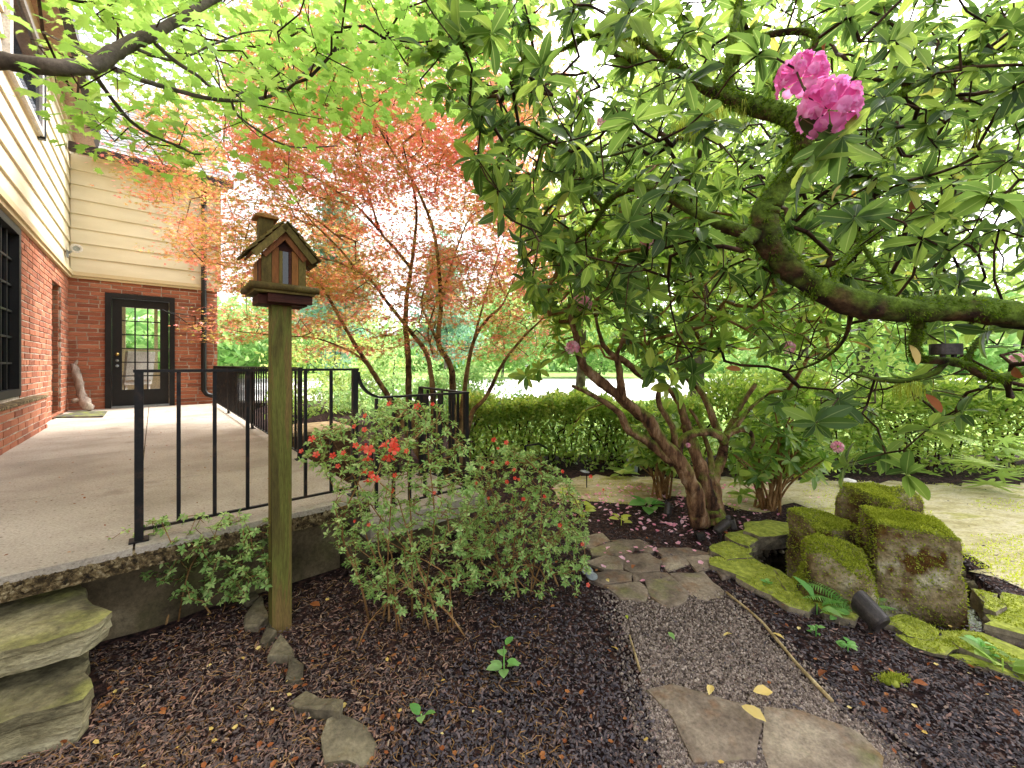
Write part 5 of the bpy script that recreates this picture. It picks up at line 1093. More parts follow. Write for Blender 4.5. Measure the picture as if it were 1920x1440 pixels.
sk3 = np.concatenate([q for q, r in L3]); sk3 = sk3[sk3[:, 2] > .9]
MP = [(420, -120), (440, 100), (420, 150), (150, 190), (120, 250), (210, 300), (250, 375), (330, 400), (330, 450), (300, 480), (400, 500), (430, 560), (370, 600), (395, 650), (500, 640), (600, 700), (700, 660), (780, 640), (860, 700), (960, 700), (1060, 690), (1060, 560), (1010, 400), (1030, 100), (1030, -120)]
def mkeep(P, px, py):
    w = np.array([mnoise.noise(Vector((p[0] * .9, p[1] * .9, p[2] * 3.2))) for p in P]); d = np.clip((720 - py) / 220, .34, 1)
    g = np.exp(-(((px - 830) / 60) ** 2 + ((py - 430) / 40) ** 2)) + np.exp(-(((px - 480) / 50) ** 2 + ((py - 380) / 35) ** 2))   # two gaps where the sky shows
    dip = (px < 430) & (P[:, 1] < 5.2)
    return (w > -.12) & (rng.random(len(P)) < d * (1 - .8 * g)) & ~dip
tg3 = crown(3300, ((-5.2, .9), (3.7, 6.4), (.9, 5.0)), MP, 31, mkeep)
tw, dr_ = grow(sk3, tg3, .0016, .014, .16, .02, .0); tw.build('twigs', M['maple_bark'], mp, smooth=True, kind='stuff')
n3 = 28; idx = np.repeat(np.arange(len(tg3)), n3); off = rng.normal(0, 1, (len(idx), 3)) * (.14, .14, .028); Pl = tg3[idx] + off
dd = unit(np.column_stack((off[:, :2] + rng.normal(0, .08, (len(idx), 2)), rng.normal(-.04, .04, len(idx))))); nr = unit(np.array((0, 0, 1.0)) + rng.normal(0, .32, (len(idx), 3)))
leaves(mp, T_JAP, T_JAP, Pl, orient(dd, nr), rng.uniform(.034, .060, len(idx)), M['maple_leaf'], 0)

# ------------------------------------------------------------------ the green maple branch overhead at the left
gm = thing('green_maple', (-2.9, 1.2, GZ), 'bright green maple with a bare grey bough entering at the top left', 'tree'); L4 = []
def gl(pts, **k): Q, r = limb(gm, pts, M['grey_bark'], noise=.15, **k); L4.append((Q, r))
def c1(pts, d0, r0, r1, dd=0.0, **k):
    n = len(pts); gl([(x / 3, y / 3 + 40, d0 + dd * i / max(1, n - 1), r0 + (r1 - r0) * (i / max(1, n - 1))) for i, (x, y) in enumerate(pts)], **k)
gl([(-1000, 2000, 1.2, .13), (-960, 1000, 1.2, .11), (-800, 300, 1.25, .08), (-400, 110, 1.3, .04), (-100, 112, 1.38, .030), (0, 116, 1.4, .027), (60, 122, 1.42, .026), (130, 126, 1.45, .026), (180, 122, 1.5, .027), (205, 105, 1.53, .026), (240, 84, 1.58, .024), (275, 68, 1.62, .022), (330, 40, 1.7, .018), (420, -10, 1.8, .014), (560, -60, 1.9, .01)], n=80, name='bough', sides=14)
c1([(590, 235), (680, 285), (780, 325), (880, 355), (1030, 400), (1200, 438), (1350, 445), (1480, 430), (1600, 390), (1700, 300), (1850, 190)], 1.52, .011, .005, .5, name='branch')
c1([(520, 285), (560, 340), (640, 450), (740, 565), (860, 645), (1000, 700), (1090, 745), (1150, 745)], 1.5, .009, .004, .5, name='branch')
c1([(830, 70), (900, 150), (980, 220), (1110, 305), (1160, 350), (1240, 420)], 1.62, .010, .005, .2, name='branch')
c1([(1300, 440), (1330, 520), (1430, 600), (1560, 680), (1690, 710), (1900, 700)], 1.85, .006, .003, .3, name='branch')
c1([(770, 155), (860, 190), (1000, 215), (1200, 130), (1400, 60), (1700, 40)], 1.65, .007, .003, .5, name='branch')
c1([(560, 225), (450, 160), (380, 130), (240, 60)], 1.5, .008, .004, .3, name='branch')
c1([(1300, 436), (1400, 380), (1480, 372), (1640, 300), (1640, 150)], 1.85, .005, .003, .3, name='branch')
c1([(1700, 300), (1900, 160), (2200, 90), (2450, 30)], 2.0, .006, .003, .5, name='branch')
sk4 = np.concatenate([q for q, r in L4]); sk4 = sk4[(sk4[:, 1] > 1.38) & (sk4[:, 0] > -2.2)]
GP = [(60, -120), (40, 120), (140, 150), (150, 260), (250, 310), (330, 330), (400, 320), (420, 270), (560, 250), (620, 260), (700, 190), (860, 190), (900, 130), (980, 80), (980, -120)]
def gkeep(P, px, py):
    d = np.clip((330 - py) / 200, .25, 1); hole = (px < 140) | ((px > 150) & (px < 330) & (py > 150) & (py < 220))
    return (rng.random(len(P)) < d * np.where(hole, .25, 1)) & (P[:, 1] > 1.35)
tg4 = crown(520, ((-2.6, .3), (1.4, 3.2), (1.4, 3.3)), GP, 41, gkeep)
fr4 = np.array([at(*p) for p in ((150, 165, 1.45), (105, 155, 1.45), (170, 210, 1.7), (190, 235, 1.75), (240, 240, 1.8), (280, 270, 1.85), (330, 275, 1.9), (300, 300, 1.9), (385, 325, 1.95), (215, 265, 1.8), (260, 290, 1.85), (370, 250, 1.9), (520, 325, 2.2), (540, 335, 2.2), (200, 190, 1.7), (250, 205, 1.75), (520, 200, 2.0), (430, 160, 1.9), (350, 230, 1.85), (160, 240, 1.75), (225, 215, 1.7))]); tg4 = np.vstack((fr4, tg4))
tw, dr_ = grow(sk4, tg4, .0014, .006, .1, .014, .0); tw.build('twigs', M['twig'], gm, smooth=True, kind='stuff')
n4 = 9; idx = np.repeat(np.arange(len(tg4)), n4); off = rng.normal(0, 1, (len(idx), 3)) * (.085, .085, .035); Pl = tg4[idx] + off
dd = unit(np.column_stack((off[:, :2] + rng.normal(0, .04, (len(idx), 2)), rng.normal(-.03, .02, len(idx))))); nr = unit(np.array((0, -.15, 1.0)) + rng.normal(0, .38, (len(idx), 3)))
leaves(gm, T_VINE, T_VINE, Pl, orient(dd, nr), rng.uniform(.026, .048, len(idx)), M['vine_leaf'], 300)

# ------------------------------------------------------------------ azaleas
def azalea(name, base, label, poly, box, n, seed, nst=9, L=.03, flowers=(), spread=.10, bare=0):
    t = thing(name, (base[0], base[1], GZ), label, 'shrub'); tg = crown(n, box, poly, seed); r = np.random.default_rng(seed); sk = []; mb = MB(); top = tg[np.argsort(-tg[:, 2])]
    for q in range(nst):
        e = tg[r.integers(0, len(tg))]; b0 = np.array((base[0] + r.normal(0, spread), base[1] + r.normal(0, spread * .6), GZ - .02)); m = (b0 + e) / 2 + r.normal(0, .05, 3) + (0, 0, .05)
        Q = spline([b0, b0 * .65 + m * .35 + (0, 0, .05), m, e * .7 + m * .3, e], 14); rr = np.linspace(.0055, .002, 14) * r.uniform(.7, 1.2)
        MB().tube(Q, rr, 7, True, .3).build('stem', M['twig_tan'], t, smooth=True); sk.append(Q[2:])
    tw, dr = grow(np.concatenate(sk), tg, .0009, .005, .06, .008, .0); tw.build('twigs', M['twig_tan'], t, smooth=True, kind='stuff')
    P, R, S = whorl(tg, unit(dr * .5 + np.array((0, 0, .8)) + r.normal(0, .3, dr.shape)), 6, 9, L, .35, .3, .3, .012); leaves(t, T_AZ, T_AZ, P, R, S, M['azalea_leaf'], 0)
    for (x, y, s) in flowers:
        d = np.percentile(tg[:, 1], 3) + r.normal(0, .03); s = s * 1.25
        truss(t, at(x, y, d), s, M['red'], 1 if s < .031 else (3 if s < .045 else 4), (r.normal(0, .3), -.8, .5), 'flower_cluster')
    return t
b1 = on(345, 1150, GZ)
azalea('azalea', b1, 'leafy green azalea without flowers left of the bird house post', [(185, 1020), (240, 985), (350, 965), (460, 960), (520, 975), (545, 1040), (530, 1090), (440, 1130), (330, 1130), (270, 1080), (250, 1040)], ((b1[0] - .6, b1[0] + .55), (b1[1] - .22, b1[1] + .28), (-.42, .12)), 560, 51, 12, .026)
b2 = on(745, 1165, GZ)
azalea('azalea', b2, 'tall azalea with red flowers in front of the landing', [(560, 860), (580, 810), (660, 770), (740, 745), (830, 760), (880, 830), (900, 900), (900, 1080), (860, 1140), (800, 1160), (680, 1120), (640, 1040), (590, 980), (640, 930)], ((b2[0] - .6, b2[0] + .5), (b2[1] - .25, b2[1] + .30), (-.43, .75)), 950, 52, 16, .0245,
    [(588, 826, .024), (568, 848, .016), (594, 855, .022), (626, 857, .022), (647, 851, .018), (690, 848, .034), (668, 838, .02), (730, 845, .04), (742, 830, .024), (690, 892, .026), (705, 900, .022), (741, 922, .016), (742, 893, .016), (634, 876, .016), (683, 808, .018), (668, 802, .016), (689, 782, .018), (733, 760, .018), (785, 766, .024), (812, 760, .014), (765, 848, .018), (692, 985, .012), (668, 978, .012), (816, 925, .012)], .13)
b3 = on(975, 1110, GZ)
azalea('azalea', b3, 'bushy azalea with scattered red flowers beside the flagstone path', [(870, 900), (900, 850), (960, 835), (1030, 860), (1080, 910), (1100, 960), (1105, 1060), (1100, 1110), (1020, 1120), (900, 1130), (850, 1060)], ((b3[0] - .5, b3[0] + .5), (b3[1] - .25, b3[1] + .45), (-.43, .45)), 900, 53, 16, .0245,
    [(928, 827, .02), (950, 832, .018), (934, 842, .012), (951, 870, .016), (924, 868, .012), (966, 882, .014), (949, 905, .016), (965, 898, .014), (895, 907, .014), (973, 900, .012), (982, 937, .016), (1019, 932, .014), (1050, 986, .016), (1093, 1021, .014), (1100, 1097, .016), (1052, 885, .014), (1107, 895, .014), (1130, 919, .010), (905, 878, .012), (918, 935, .012)], .13)

# ------------------------------------------------------------------ young rhododendron shrubs, hedge, trees beyond
def young(base, label, poly, box, n, seed, nst, L, mat):
    t = thing('rhododendron_shrub', (base[0], base[1], GZ), label, 'shrub'); tg = crown(n, box, poly, seed); r = np.random.default_rng(seed); sk = []
    for q in range(nst):
        e = tg[r.integers(0, len(tg))]; b0 = np.array((base[0] + r.normal(0, .06), base[1] + r.normal(0, .05), GZ - .02)); m = b0 * .5 + e * .5 + (0, 0, .06) + r.normal(0, .03, 3); Q = spline([b0, m, e], 12)
        MB().tube(Q, np.linspace(.012, .004, 12), 7).build('stem', M['twig_tan'], t, smooth=True); sk.append(Q[5:])
    tw, dr = grow(np.concatenate(sk), tg, .0016, .006, .1, .012); tw.build('twigs', M['twig_tan'], t, smooth=True, kind='stuff')
    P, R, S = whorl(tg, unit(dr * .5 + np.array((0, 0, .8)) + r.normal(0, .25, dr.shape)), 6, 9, L, .15, .28, .2, .02); leaves(t, T_RHO, T_RHO_HI, P, R, S, mat, 60); return t
b = on(1440, 955, GZ); young(b, 'young rhododendron with many thin tan stems behind the pond', [(1360, 880), (1380, 780), (1450, 730), (1520, 770), (1560, 850), (1530, 900), (1440, 880), (1390, 930)], ((b[0] - .6, b[0] + .6), (b[1] - .4, b[1] + .4), (-.3, .9)), 130, 61, 22, .12, M['rhodo_leaf2'])
b = on(1238, 930, GZ); young(b, 'small many-stemmed shrub left of the twisting trunks', [(1180, 870), (1190, 800), (1250, 760), (1290, 800), (1280, 880), (1230, 870)], ((b[0] - .5, b[0] + .4), (b[1] - .35, b[1] + .4), (-.3, .7)), 110, 62, 18, .11, M['rhodo_leaf2'])
def hedge(label, path, h, w, n, seed, mat, L=.095, stems=60):
    P = np.asarray(path, float); t = thing('hedge', (P[:, 0].mean(), P[:, 1].mean(), GZ), label, 'hedge'); r = np.random.default_rng(seed)
    seg = np.linalg.norm(np.diff(P, axis=0), axis=1); cum = np.concatenate(([0], np.cumsum(seg))); s = r.uniform(0, cum[-1], n); x = np.interp(s, cum, P[:, 0]); y = np.interp(s, cum, P[:, 1])
    i = np.clip(np.searchsorted(cum, s) - 1, 0, len(seg) - 1); tn = unit(np.diff(P, axis=0))[i]; nn = np.stack((-tn[:, 1], tn[:, 0]), 1)
    a = r.uniform(0, 1, n); face = r.random(n); lat = np.where(face < .55, r.uniform(-1, 1, n), np.sign(r.random(n) - .5) * (1 - .35 * r.random(n) ** 2)); vz = np.where(face < .55, 1 - .3 * r.random(n) ** 2, r.uniform(.03, 1, n) ** .9)
    bump = np.array([mnoise.noise(Vector((p * 1.6, q * 1.6, seed))) for p, q in zip(x, y)]); hh = h * (1 + .32 * bump + .18 * np.array([mnoise.noise(Vector((p * 6, q * 6, seed))) for p, q in zip(x, y)]))
    Q = np.stack((x + nn[:, 0] * lat * w * (1 + .2 * bump), y + nn[:, 1] * lat * w * (1 + .2 * bump), GZ + vz * hh + r.normal(0, .03, n)), 1)
    d = unit(np.column_stack((nn * lat[:, None], .5 + 0 * lat)) + r.normal(0, .6, (n, 3))); nr = unit(np.array((0, 0, 1.0)) + r.normal(0, .5, (n, 3)))
    leaves(t, T_HED, T_HED, Q, orient(d, nr), L * r.uniform(.7, 1.25, n), mat, 0)
    k = r.integers(0, n, stems); A = np.stack((x[k], y[k], np.full(stems, GZ - .03)), 1) + r.normal(0, .08, (stems, 3)) * (1, 1, 0); Bm = A + np.stack((r.normal(0, .12, stems), r.normal(0, .12, stems), h * r.uniform(.4, .6, stems)), 1); Bt = Bm + np.stack((r.normal(0, .15, stems), r.normal(0, .15, stems), h * r.uniform(.2, .4, stems)), 1)
    edge_tubes(np.vstack((A, Bm)), np.vstack((Bm, Bt)), np.full(2 * stems, .014), np.full(2 * stems, .009)).build('stems', M['twig'], t, smooth=True, kind='stuff'); return t
hedge('leafy laurel hedge across the back, left of the trunks', [(-.75, 5.75), (.4, 5.5), (1.6, 5.2), (2.3, 5.05)], .74, .38, 16000, 71, M['hedge_leaf'], .085)
hedge('laurel hedge behind the tan path at the right', [(2.45, 5.0), (3.6, 5.05), (5.0, 5.1), (7.5, 5.0)], 1.0, .42, 21000, 72, M['hedge_leaf'], .085)
def tree(name, label, base, h, w, n, L, mat, seed, trunk=.14, zlow=.25, T=T_HED, group=None, cone=False, barkm='grey_bark'):
    t = thing(name, base, label, 'tree', group); r = np.random.default_rng(seed); base = np.asarray(base, float)
    K = max(10, n // 90); c = r.normal(size=(K, 3)); c = unit(c) * (r.random((K, 1)) ** .45); zc = zlow + (1 - zlow) * (c[:, 2] * .5 + .5)
    sc_ = (1.05 - zc) if cone else 1.0
    cl = base + np.stack((c[:, 0] * w * sc_, c[:, 1] * w * sc_, zc * h), 1)
    tr = spline([base - (0, 0, .2), base + (w * .05, 0, h * .3), base + (-w * .04, w * .05, h * .6), base + (0, 0, h * .92)], 16); MB().tube(tr, np.linspace(trunk, trunk * .15, 16), 9, True, .25).build('trunk', M[barkm], t, smooth=True)
    tw, _ = grow(tr[4:], cl, trunk * .07, trunk * .4, h * .06, h * .006, 0); tw.build('branches', M[barkm], t, smooth=True, kind='stuff')
    idx = r.integers(0, K, n); P = cl[idx] + r.normal(0, 1, (n, 3)) * (w * .13, w * .13, w * .07); d = unit(r.normal(size=(n, 3)) + (0, 0, -.3)); nr = unit(np.array((0, 0, .9)) + r.normal(0, .6, (n, 3)))
    leaves(t, T, T, P, orient(d, nr), L * r.uniform(.6, 1.3, n), mat, 0).name = 'crown'; return t
for k, (lab, b, h, w, n, L, mt, kw) in enumerate((
    ('leafy pale shrub tree just beyond the hedge at the right edge', (6.0, 7.0, GZ), 7.0, 2.2, 12000, .14, 'bright_leaf', {'zlow': .06}),
    ('bright green broadleaf tree behind the mossy limb', (3.4, 7.6, GZ), 7.6, 2.3, 13000, .15, 'bright_leaf', {'zlow': .1}),
    ('bright green tree behind the twisting trunks', (1.6, 9.8, GZ), 7.0, 2.0, 8000, .17, 'bright_leaf', {'zlow': .25}),
    ('pale green shrub below the stair railing', (-2.6, 9.0, -1.4), 2.6, 1.5, 6000, .12, 'far_leaf', {'zlow': .05, 'trunk': .06}),
    ('light green round shrub beside the house corner', (-5.0, 11.5, -1.4), 3.2, 1.8, 6000, .14, 'bright_leaf', {'zlow': .05, 'trunk': .07}),
    ('pale green rounded shrub beyond the landing', (-.9, 8.6, -1.2), 2.0, 1.1, 5000, .1, 'far_leaf', {'zlow': .05, 'trunk': .05}),
    ('tall blue-green conifer far behind the bird house', (-9.5, 22, GZ), 12.0, 2.8, 8000, .35, 'far_blue', {'cone': True, 'zlow': .06}),
    ('second blue-green conifer left of the maple, farther off', (-5.0, 30, GZ), 11.5, 3.2, 8000, .4, 'far_blue', {'cone': True, 'zlow': .06}),
    ('large pale tree across the road behind the maple', (-1.0, 40, GZ), 9.5, 5.0, 9000, .45, 'far_leaf', {'zlow': .12}),
    ('wide pale tree across the road behind the hedge', (9.0, 42, GZ), 9.0, 6.0, 9000, .45, 'far_leaf', {'zlow': .12}),
    ('pale tree far off behind the house corner', (-17, 36, GZ), 12, 5.5, 9000, .45, 'far_leaf', {'zlow': .1}),
    ('big pale tree far off at the right', (24, 36, GZ), 12, 7.0, 9000, .5, 'far_leaf', {'zlow': .1}),
    ('overhanging broadleaf tree high behind the rhododendron', (7.4, 10.5, GZ), 9.0, 3.4, 5000, .2, 'bright_leaf', {'zlow': .2}))):
    tree('conifer' if kw.get('cone') else ('garden_shrub' if 'shrub ' in lab and 'tree' not in lab else 'broadleaf_tree'), lab, b, h, w, n, L, M[mt], 100 + k, **kw)

r = np.random.default_rng(9); nW = 26000; ang = r.uniform(-1.15, 1.15, nW); K = 170; ca = r.uniform(-1.15, 1.15, K); ch_ = r.uniform(5, 13, K); cr_ = r.uniform(70, 95, K); ci = r.integers(0, K, nW)
sp = unit(r.normal(size=(nW, 3))) * r.uniform(.75, 1.05, (nW, 1)); Pw_ = np.stack((np.sin(ca[ci]) * cr_[ci] + sp[:, 0] * 5.5, np.cos(ca[ci]) * cr_[ci] + sp[:, 1] * 5.5, GZ + ch_[ci] * (.5 + .5 * sp[:, 2])), 1)
mb = MB(); V, F = instance(T_HED, Pw_, orient(unit(r.normal(size=(nW, 3))), unit(sp + r.normal(0, .4, (nW, 3)))), r.uniform(1.2, 2.4, nW)); mb.add(V, F); mb.build('far_woods', M['far_leaf'], smooth=True, kind='stuff', label='pale belt of woods in the far distance', cat='woods')

# ------------------------------------------------------------------ small plants
def rosette(name, base, label, n, L, mat, T, elev, seed, cat='plant', lift=0.0, group=None, stem=True):
    t = thing(name, base, label, cat, group); r = np.random.default_rng(seed); base = np.asarray(base, float); me = np_mesh('leaf', T[0], T[1], True); me.materials.append(mat)
    for k in range(n):
        a = k * 2.399 + r.normal(0, .2); e = r.normal(elev, .2); d = np.array((math.cos(a) * math.cos(e), math.sin(a) * math.cos(e), math.sin(e))); p = base + (0, 0, lift * r.random()) + d * np.array((.25, .25, .1)) * L; R = orient(d[None], (np.array((0, 0, 1.0)) + r.normal(0, .2, 3))[None])[0]
        o = bpy.data.objects.new('leaf', me); COL.objects.link(o); o.matrix_basis = Matrix(mat4(R * L * r.uniform(.75, 1.15), p).tolist()); setpar(o, t)
    if stem: MB().tube([base - (0, 0, .02), base + (0, 0, max(lift, .03))], .003, 6).build('stem', mat, t)
    return t
T_OV = leaf_tmpl([(.1, .5), (.3, .95), (.55, 1.0), (.8, .65)], .36, .3, .2); T_LONG = leaf_tmpl([(.15, .5), (.4, 1.0), (.7, .8), (.9, .35)], .2, .8, .35)
G = lambda x, y, z=GZ: on(x, y, z) + (0, 0, .01)
rosette('seedling', G(945, 1262), 'leafy pale green seedling in the left mulch bed', 7, .055, M['young'], T_OV, .2, 1, lift=.10)
rosette('seedling', G(790, 1360), 'single two-lobed seedling at the bottom of the left bed', 3, .05, M['young'], T_OV, .5, 2, lift=.03)
rosette('seedling', G(1530, 1195), 'tiny upright seedling near the big spotlight', 7, .03, M['young'], T_OV, .35, 3, lift=.05)
rosette('seedling', G(1570, 1165), 'small round-leaved seedling under the lily shoot', 5, .045, M['young'], T_OV, .4, 4, lift=.03)
rosette('lily_shoot', G(1532, 1150), 'broad folded lily shoot by the pond rim', 3, .11, M['young'], T_LONG, .9, 5, lift=.04)
rosette('ground_cover', G(1440, 1105), 'little green weeds on the mossy pond rim', 12, .03, M['young'], T_OV, .4, 6, lift=.03)
for k, (x, y, lab) in enumerate(((1092, 965, 'lime green hellebore in the dark bed, largest of three'), (1165, 985, 'lime green plant in the dark bed nearest the flagstones'), (1060, 935, 'lime green plant at the far edge of the red azalea'))):
    rosette('lime_plant', G(x, y), lab, (10, 6, 8)[k], (.09, .085, .08)[k], M['lime'], T_OV, .25, 10 + k, lift=.07)
rosette('hosta', G(1215, 955), 'green hosta left of the twisting trunks', 8, .14, M['young'], T_OV, .35, 14, lift=.04)
rosette('hosta', G(1168, 895), 'bright green hosta beside the grey bucket', 9, .16, M['bright_leaf'], T_OV, .4, 15, lift=.05)
rosette('weed', G(1840, 1232), 'pale weeds on the moss at the right edge', 12, .045, M['young'], T_OV, .4, 16, lift=.06)
rosette('weed', G(1590, 1205 + 20), 'low weeds right of the big spotlight', 10, .035, M['young'], T_OV, .4, 17, lift=.04)
rosette('arum', G(1880, 1262), 'arrow-leaved bright green plant at the right edge', 6, .12, M['bright_leaf'], T_OV, .5, 18, lift=.05)
rosette('fatsia', np.array(on(1850, 925, GZ)), 'fatsia with big pale hand-shaped leaves at the right edge', 11, .24, M['bright_leaf'], T_FATSIA, .15, 19, lift=.55, stem=False)
fb = np.array(on(1850, 925, GZ)); 
fern = thing('fern', G(1600, 1152), 'small sword fern growing by the big spotlight', 'fern')
for k, (a, e, L) in enumerate(((2.75, 1.0, .34), (2.4, 1.15, .32), (3.05, .75, .30), (.25, .55, .26), (-.15, .6, .22), (1.9, 1.3, .26), (3.4, .55, .24), (2.1, .9, .28))):
    mb = MB(); d = np.array((math.cos(a), math.sin(a), 0)); s = np.array((-d[1], d[0], 0)); b = np.asarray(G(1600, 1152)); pts = []
    for q in range(22):
        f = q / 21; p = b + d * L * f * math.cos(e * .8) + np.array((0, 0, L * (math.sin(e) * f - .55 * f * f * math.sin(e) - .1 * f * f))); pts.append(p); w = L * .17 * math.sin(math.pi * min(1, f * .9 + .12)) + .004
        for sg in (-1, 1): mb.add(np.array((p - d * .004, p + d * .006, p + s * sg * w + d * w * .35 + (0, 0, -.15 * w))), np.array(((0, 1, 2),)))
    mb.tube(pts, .0012, 5); mb.build('frond', M['fern'], fern)

# ------------------------------------------------------------------ garden lights and small things
def spot(base, aim, r, L, label, group='garden spotlights'):
    t = thing('spotlight', base, label, 'spotlight', group); base = np.asarray(base, float); ax = unit(np.asarray(aim, float)); c = base + (0, 0, L * .62 + .01); F = frame(ax)
    prof = [(0, -L * .5), (r * .75, -L * .5), (r * .9, -L * .42), (r, L * .1), (r * 1.02, L * .5), (r * .94, L * .5), (r * .9, L * .2), (0, L * .18)]
    n = 28; mb = MB(); mb.lathe(prof, mat4(F, c), n)
    V = mb.V[0]; loc = (V - c) @ F; k = loc[:, 2] > L * .45; sl = np.zeros(len(V)); sl[k] = -loc[k][:, 1] / r * L * .2 * (1 if ax[2] < .65 else -1); V += sl[:, None] * ax; mb.V[0] = V
    mb.build('hood', M['bronze'], t, smooth=False); MB().lathe([(0, L * .19), (r * .88, L * .2)], mat4(F, c), n).build('lens', M['lens'], t)
    MB().tube([base - (0, 0, .05), base + (0, 0, L * .25)], r * .22, 8).build('stake', M['bronze'], t); MB().box(c - ax * L * .45 * .4 - (0, 0, r * .95), (r * .22, r * .22, r * .3)).build('knuckle', M['bronze'], t); return t
spot(G(1633, 1185), (-.22, .80, .45), .052, .115, 'big bronze spotlight tilted up beside the fern')
spot(G(1352, 1010, GZ + .02), (.75, .2, .45), .033, .10, 'bronze spotlight lying low at the left of the pond')
spot(G(1372, 1000, GZ + .02), (-.15, .3, .9), .030, .085, 'upright bronze spotlight behind the low one at the pond')
spot(G(1253, 972), (.25, .3, .9), .033, .09, 'bronze spotlight in the dark bed left of the twisting trunks')
mb = MB(); V = BOXV * (.035, .03, .025); V += np.random.default_rng(3).normal(0, .006, V.shape); mb.add(V @ frame((.1, .2, 1)).T + G(1311, 1012) + (0, 0, .02), BOXF); mb.build('dark_rock', M['darkrock'], label='small black rock in the mulch near the pond spotlights', cat='rock')
pt = thing('path_light', G(1100, 915), 'thin black path light with a flat head above the azalea', 'path light'); p = np.asarray(G(1100, 915)); MB().tube([p - (0, 0, .05), p + (0, 0, .16)], .006, 8).build('stem', M['iron'], pt); MB().lathe([(0, .012), (.05, .0), (.05, -.004), (0, -.003)], mat4(frame((.15, 0, 1)), p + (-.02, 0, .165)), 20).build('head', M['greymetal'], pt)
pt = thing('path_light', G(1590, 915), 'low mushroom path light on the tan path behind the boulders', 'path light'); p = np.asarray(G(1590, 915)); MB().tube([p - (0, 0, .05), p + (0, 0, .07)], .01, 8).build('stem', M['greymetal'], pt); MB().lathe([(0, .02), (.07, .0), (.07, -.006), (0, -.004)], mat4(np.eye(3), p + (0, 0, .075)), 20).build('head', M['fabric'], pt)
dl = thing('disc_light', G(1106, 1092), 'grey two-tier disc light beside the red azalea', 'path light'); p = np.asarray(G(1106, 1092)); MB().tube([p - (0, 0, .05), p + (0, 0, .07)], .006, 8).build('stem', M['greymetal'], dl)
for dz, dx in ((.03, .012), (.06, -.014)): MB().lathe([(0, .004), (.034, .001), (.034, -.003), (0, -.002)], mat4(frame((.1, -.25, 1)), p + (dx, 0, dz)), 20).build('disc', M['greymetal'], dl)
bk = thing('bucket', G(1186, 888), 'pale grey bucket standing at the foot of the hedge', 'bucket'); p = np.asarray(G(1186, 888)); MB().lathe([(0, 0), (.055, 0), (.07, .16), (.074, .16), (.074, .17), (.066, .17), (.055, .02)], mat4(np.eye(3), p), 22).build('pail', M['bucket'], bk); MB().tube([p + np.array((.07 * math.cos(t), -.05 * math.sin(t) - .03, .16 - .06 * math.sin(t))) for t in np.linspace(0, math.pi, 12)], .003, 5).build('handle', M['greymetal'], bk)
st_ = [G(1362, 1118), G(1420, 1166), G(1450, 1200), G(1500, 1260), G(1560, 1325)]; MB().tube(spline(np.array(st_) + (0, 0, .012), 24), np.linspace(.006, .008, 24), 7, True, .4).build('bamboo_cane', M['wood_strip'], label='thin tan cane lying along the right edge of the gravel', cat='cane', smooth=True)
st_ = [G(1180, 1200), G(1192, 1240), G(1200, 1268)]; MB().tube(spline(np.array(st_) + (0, 0, .012), 10), np.linspace(.004, .006, 10), 6, True, .4).build('stick', M['wood_strip'], label='short tan stick at the left edge of the gravel', cat='stick', smooth=True)
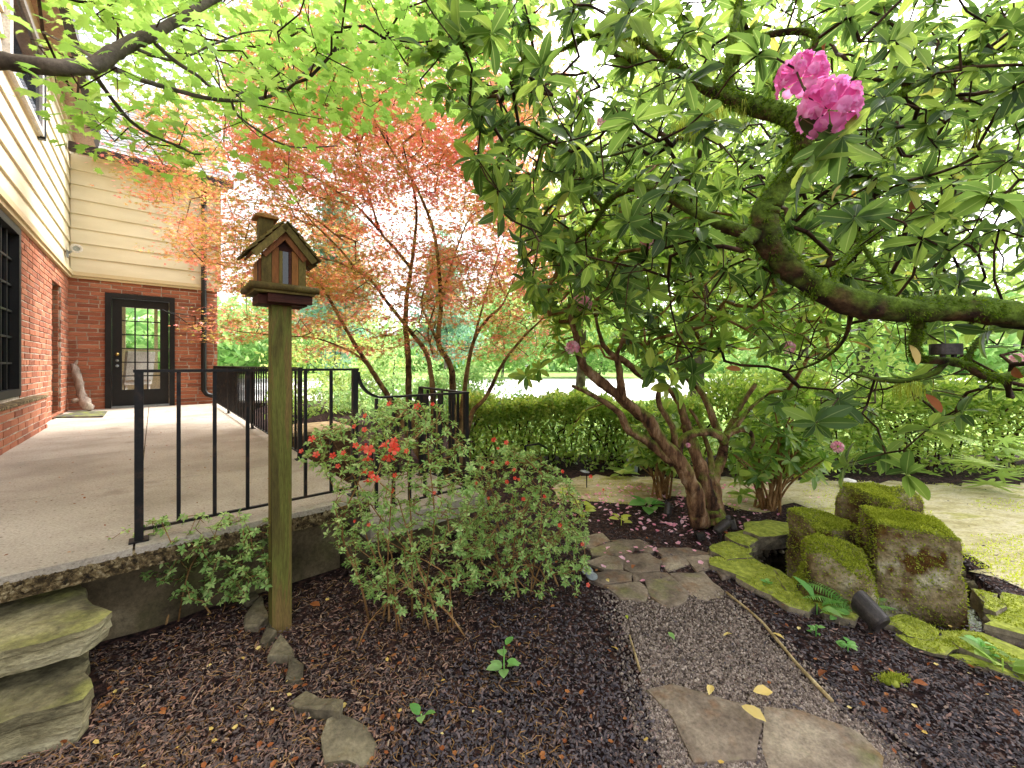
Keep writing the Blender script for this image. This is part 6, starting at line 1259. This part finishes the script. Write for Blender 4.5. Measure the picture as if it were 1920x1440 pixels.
for k, (x, y, L, mt, lab, z) in enumerate(((1335, 1300, .055, 'yellow', 'yellow leaf on the gravel touching the large foreground flagstone', .0), (1412, 1318, .075, 'yellow', 'yellow leaf lying between the two foreground flagstones', .012), (1437, 1382, .085, 'yellow', 'big pale yellow leaf at the bottom between the foreground flagstones', .02), (1253, 1198, .05, 'young', 'pale green leaf on the middle of the gravel', 0), (1373, 1205, .05, 'yellow', 'pale yellow leaf upright on the right of the gravel', .01), (1146, 1226, .035, 'yellow', 'narrow yellow leaf in the dark mulch left of the gravel', 0), (1448, 1204, .05, 'yellow', 'tan leaf lying across the cane', .01), (1142, 1112, .04, 'yellow', 'small yellow leaf by the disc light', .03), (1712, 1294, .05, 'brownleaf', 'pale brown leaf on the right mulch', 0), (1365, 1023, .05, 'brownleaf', 'brown leaf on the mossy rim left of the pond', .05), (1175, 1165, .03, 'lime', 'tiny pale leaf at the left upper edge of the gravel', 0), (600, 1148, .07, 'brownleaf', 'orange-brown leaf right of the bird house post', 0), (1550, 1272, .06, 'brownleaf', 'reddish brown leaf right of the cane', 0), (1190, 1078, .05, 'brownleaf', 'brown leaf in the joint of the path flagstones', .03))):
    r = np.random.default_rng(200 + k); me = np_mesh('fallen_leaf', leaf_tmpl([(.12, .45), (.35, .95), (.6, 1), (.85, .5)], .24, .5, .15, .02)[0], leaf_tmpl([(.12, .45), (.35, .95), (.6, 1), (.85, .5)], .24, .5, .15, .02)[1], True); a = r.uniform(0, 6.28)
    o = addobj('fallen_leaf', me, M[mt], None, np.asarray(G(x, y)) + (0, 0, .022 + z)); R = orient(np.array([(math.cos(a), math.sin(a), .1)]), np.array([(r.normal(0, .2), r.normal(0, .2), 1)]))[0]; o.matrix_basis = Matrix(mat4(R * L, o.location).tolist()); tag(o, lab, 'leaf', 'fallen leaves on the ground')
mb = MB(); p = np.asarray(G(1675, 1285)); 
for q in range(14):
    a = rng.uniform(-1, 1); r_ = rng.uniform(.008, .017); mb.lathe([(0.001, -r_), (r_ * .8, -r_ * .5), (r_, 0), (r_ * .7, r_ * .5), (.001, r_ * .7)], mat4(np.linalg.qr(rng.normal(size=(3, 3)))[0], p + (a * .045, rng.normal(0, .012), .006 + .008 * rng.random())), 8)
cp = p + rng.normal(0, 1, (1500, 3)) * (.024, .009, .006) + (0, 0, .016); mb.V.append(blades(cp, np.tile((0, 0, 1.0), (1500, 1)), .005, .012, .003).V[0]); mb.F.append(np.arange(4500).reshape(-1, 3) + mb.n); mb.n += 4500
lump = mb.build('moss_clump', M['moss'], label='loose lump of moss lying on the right mulch', cat='moss', smooth=True)
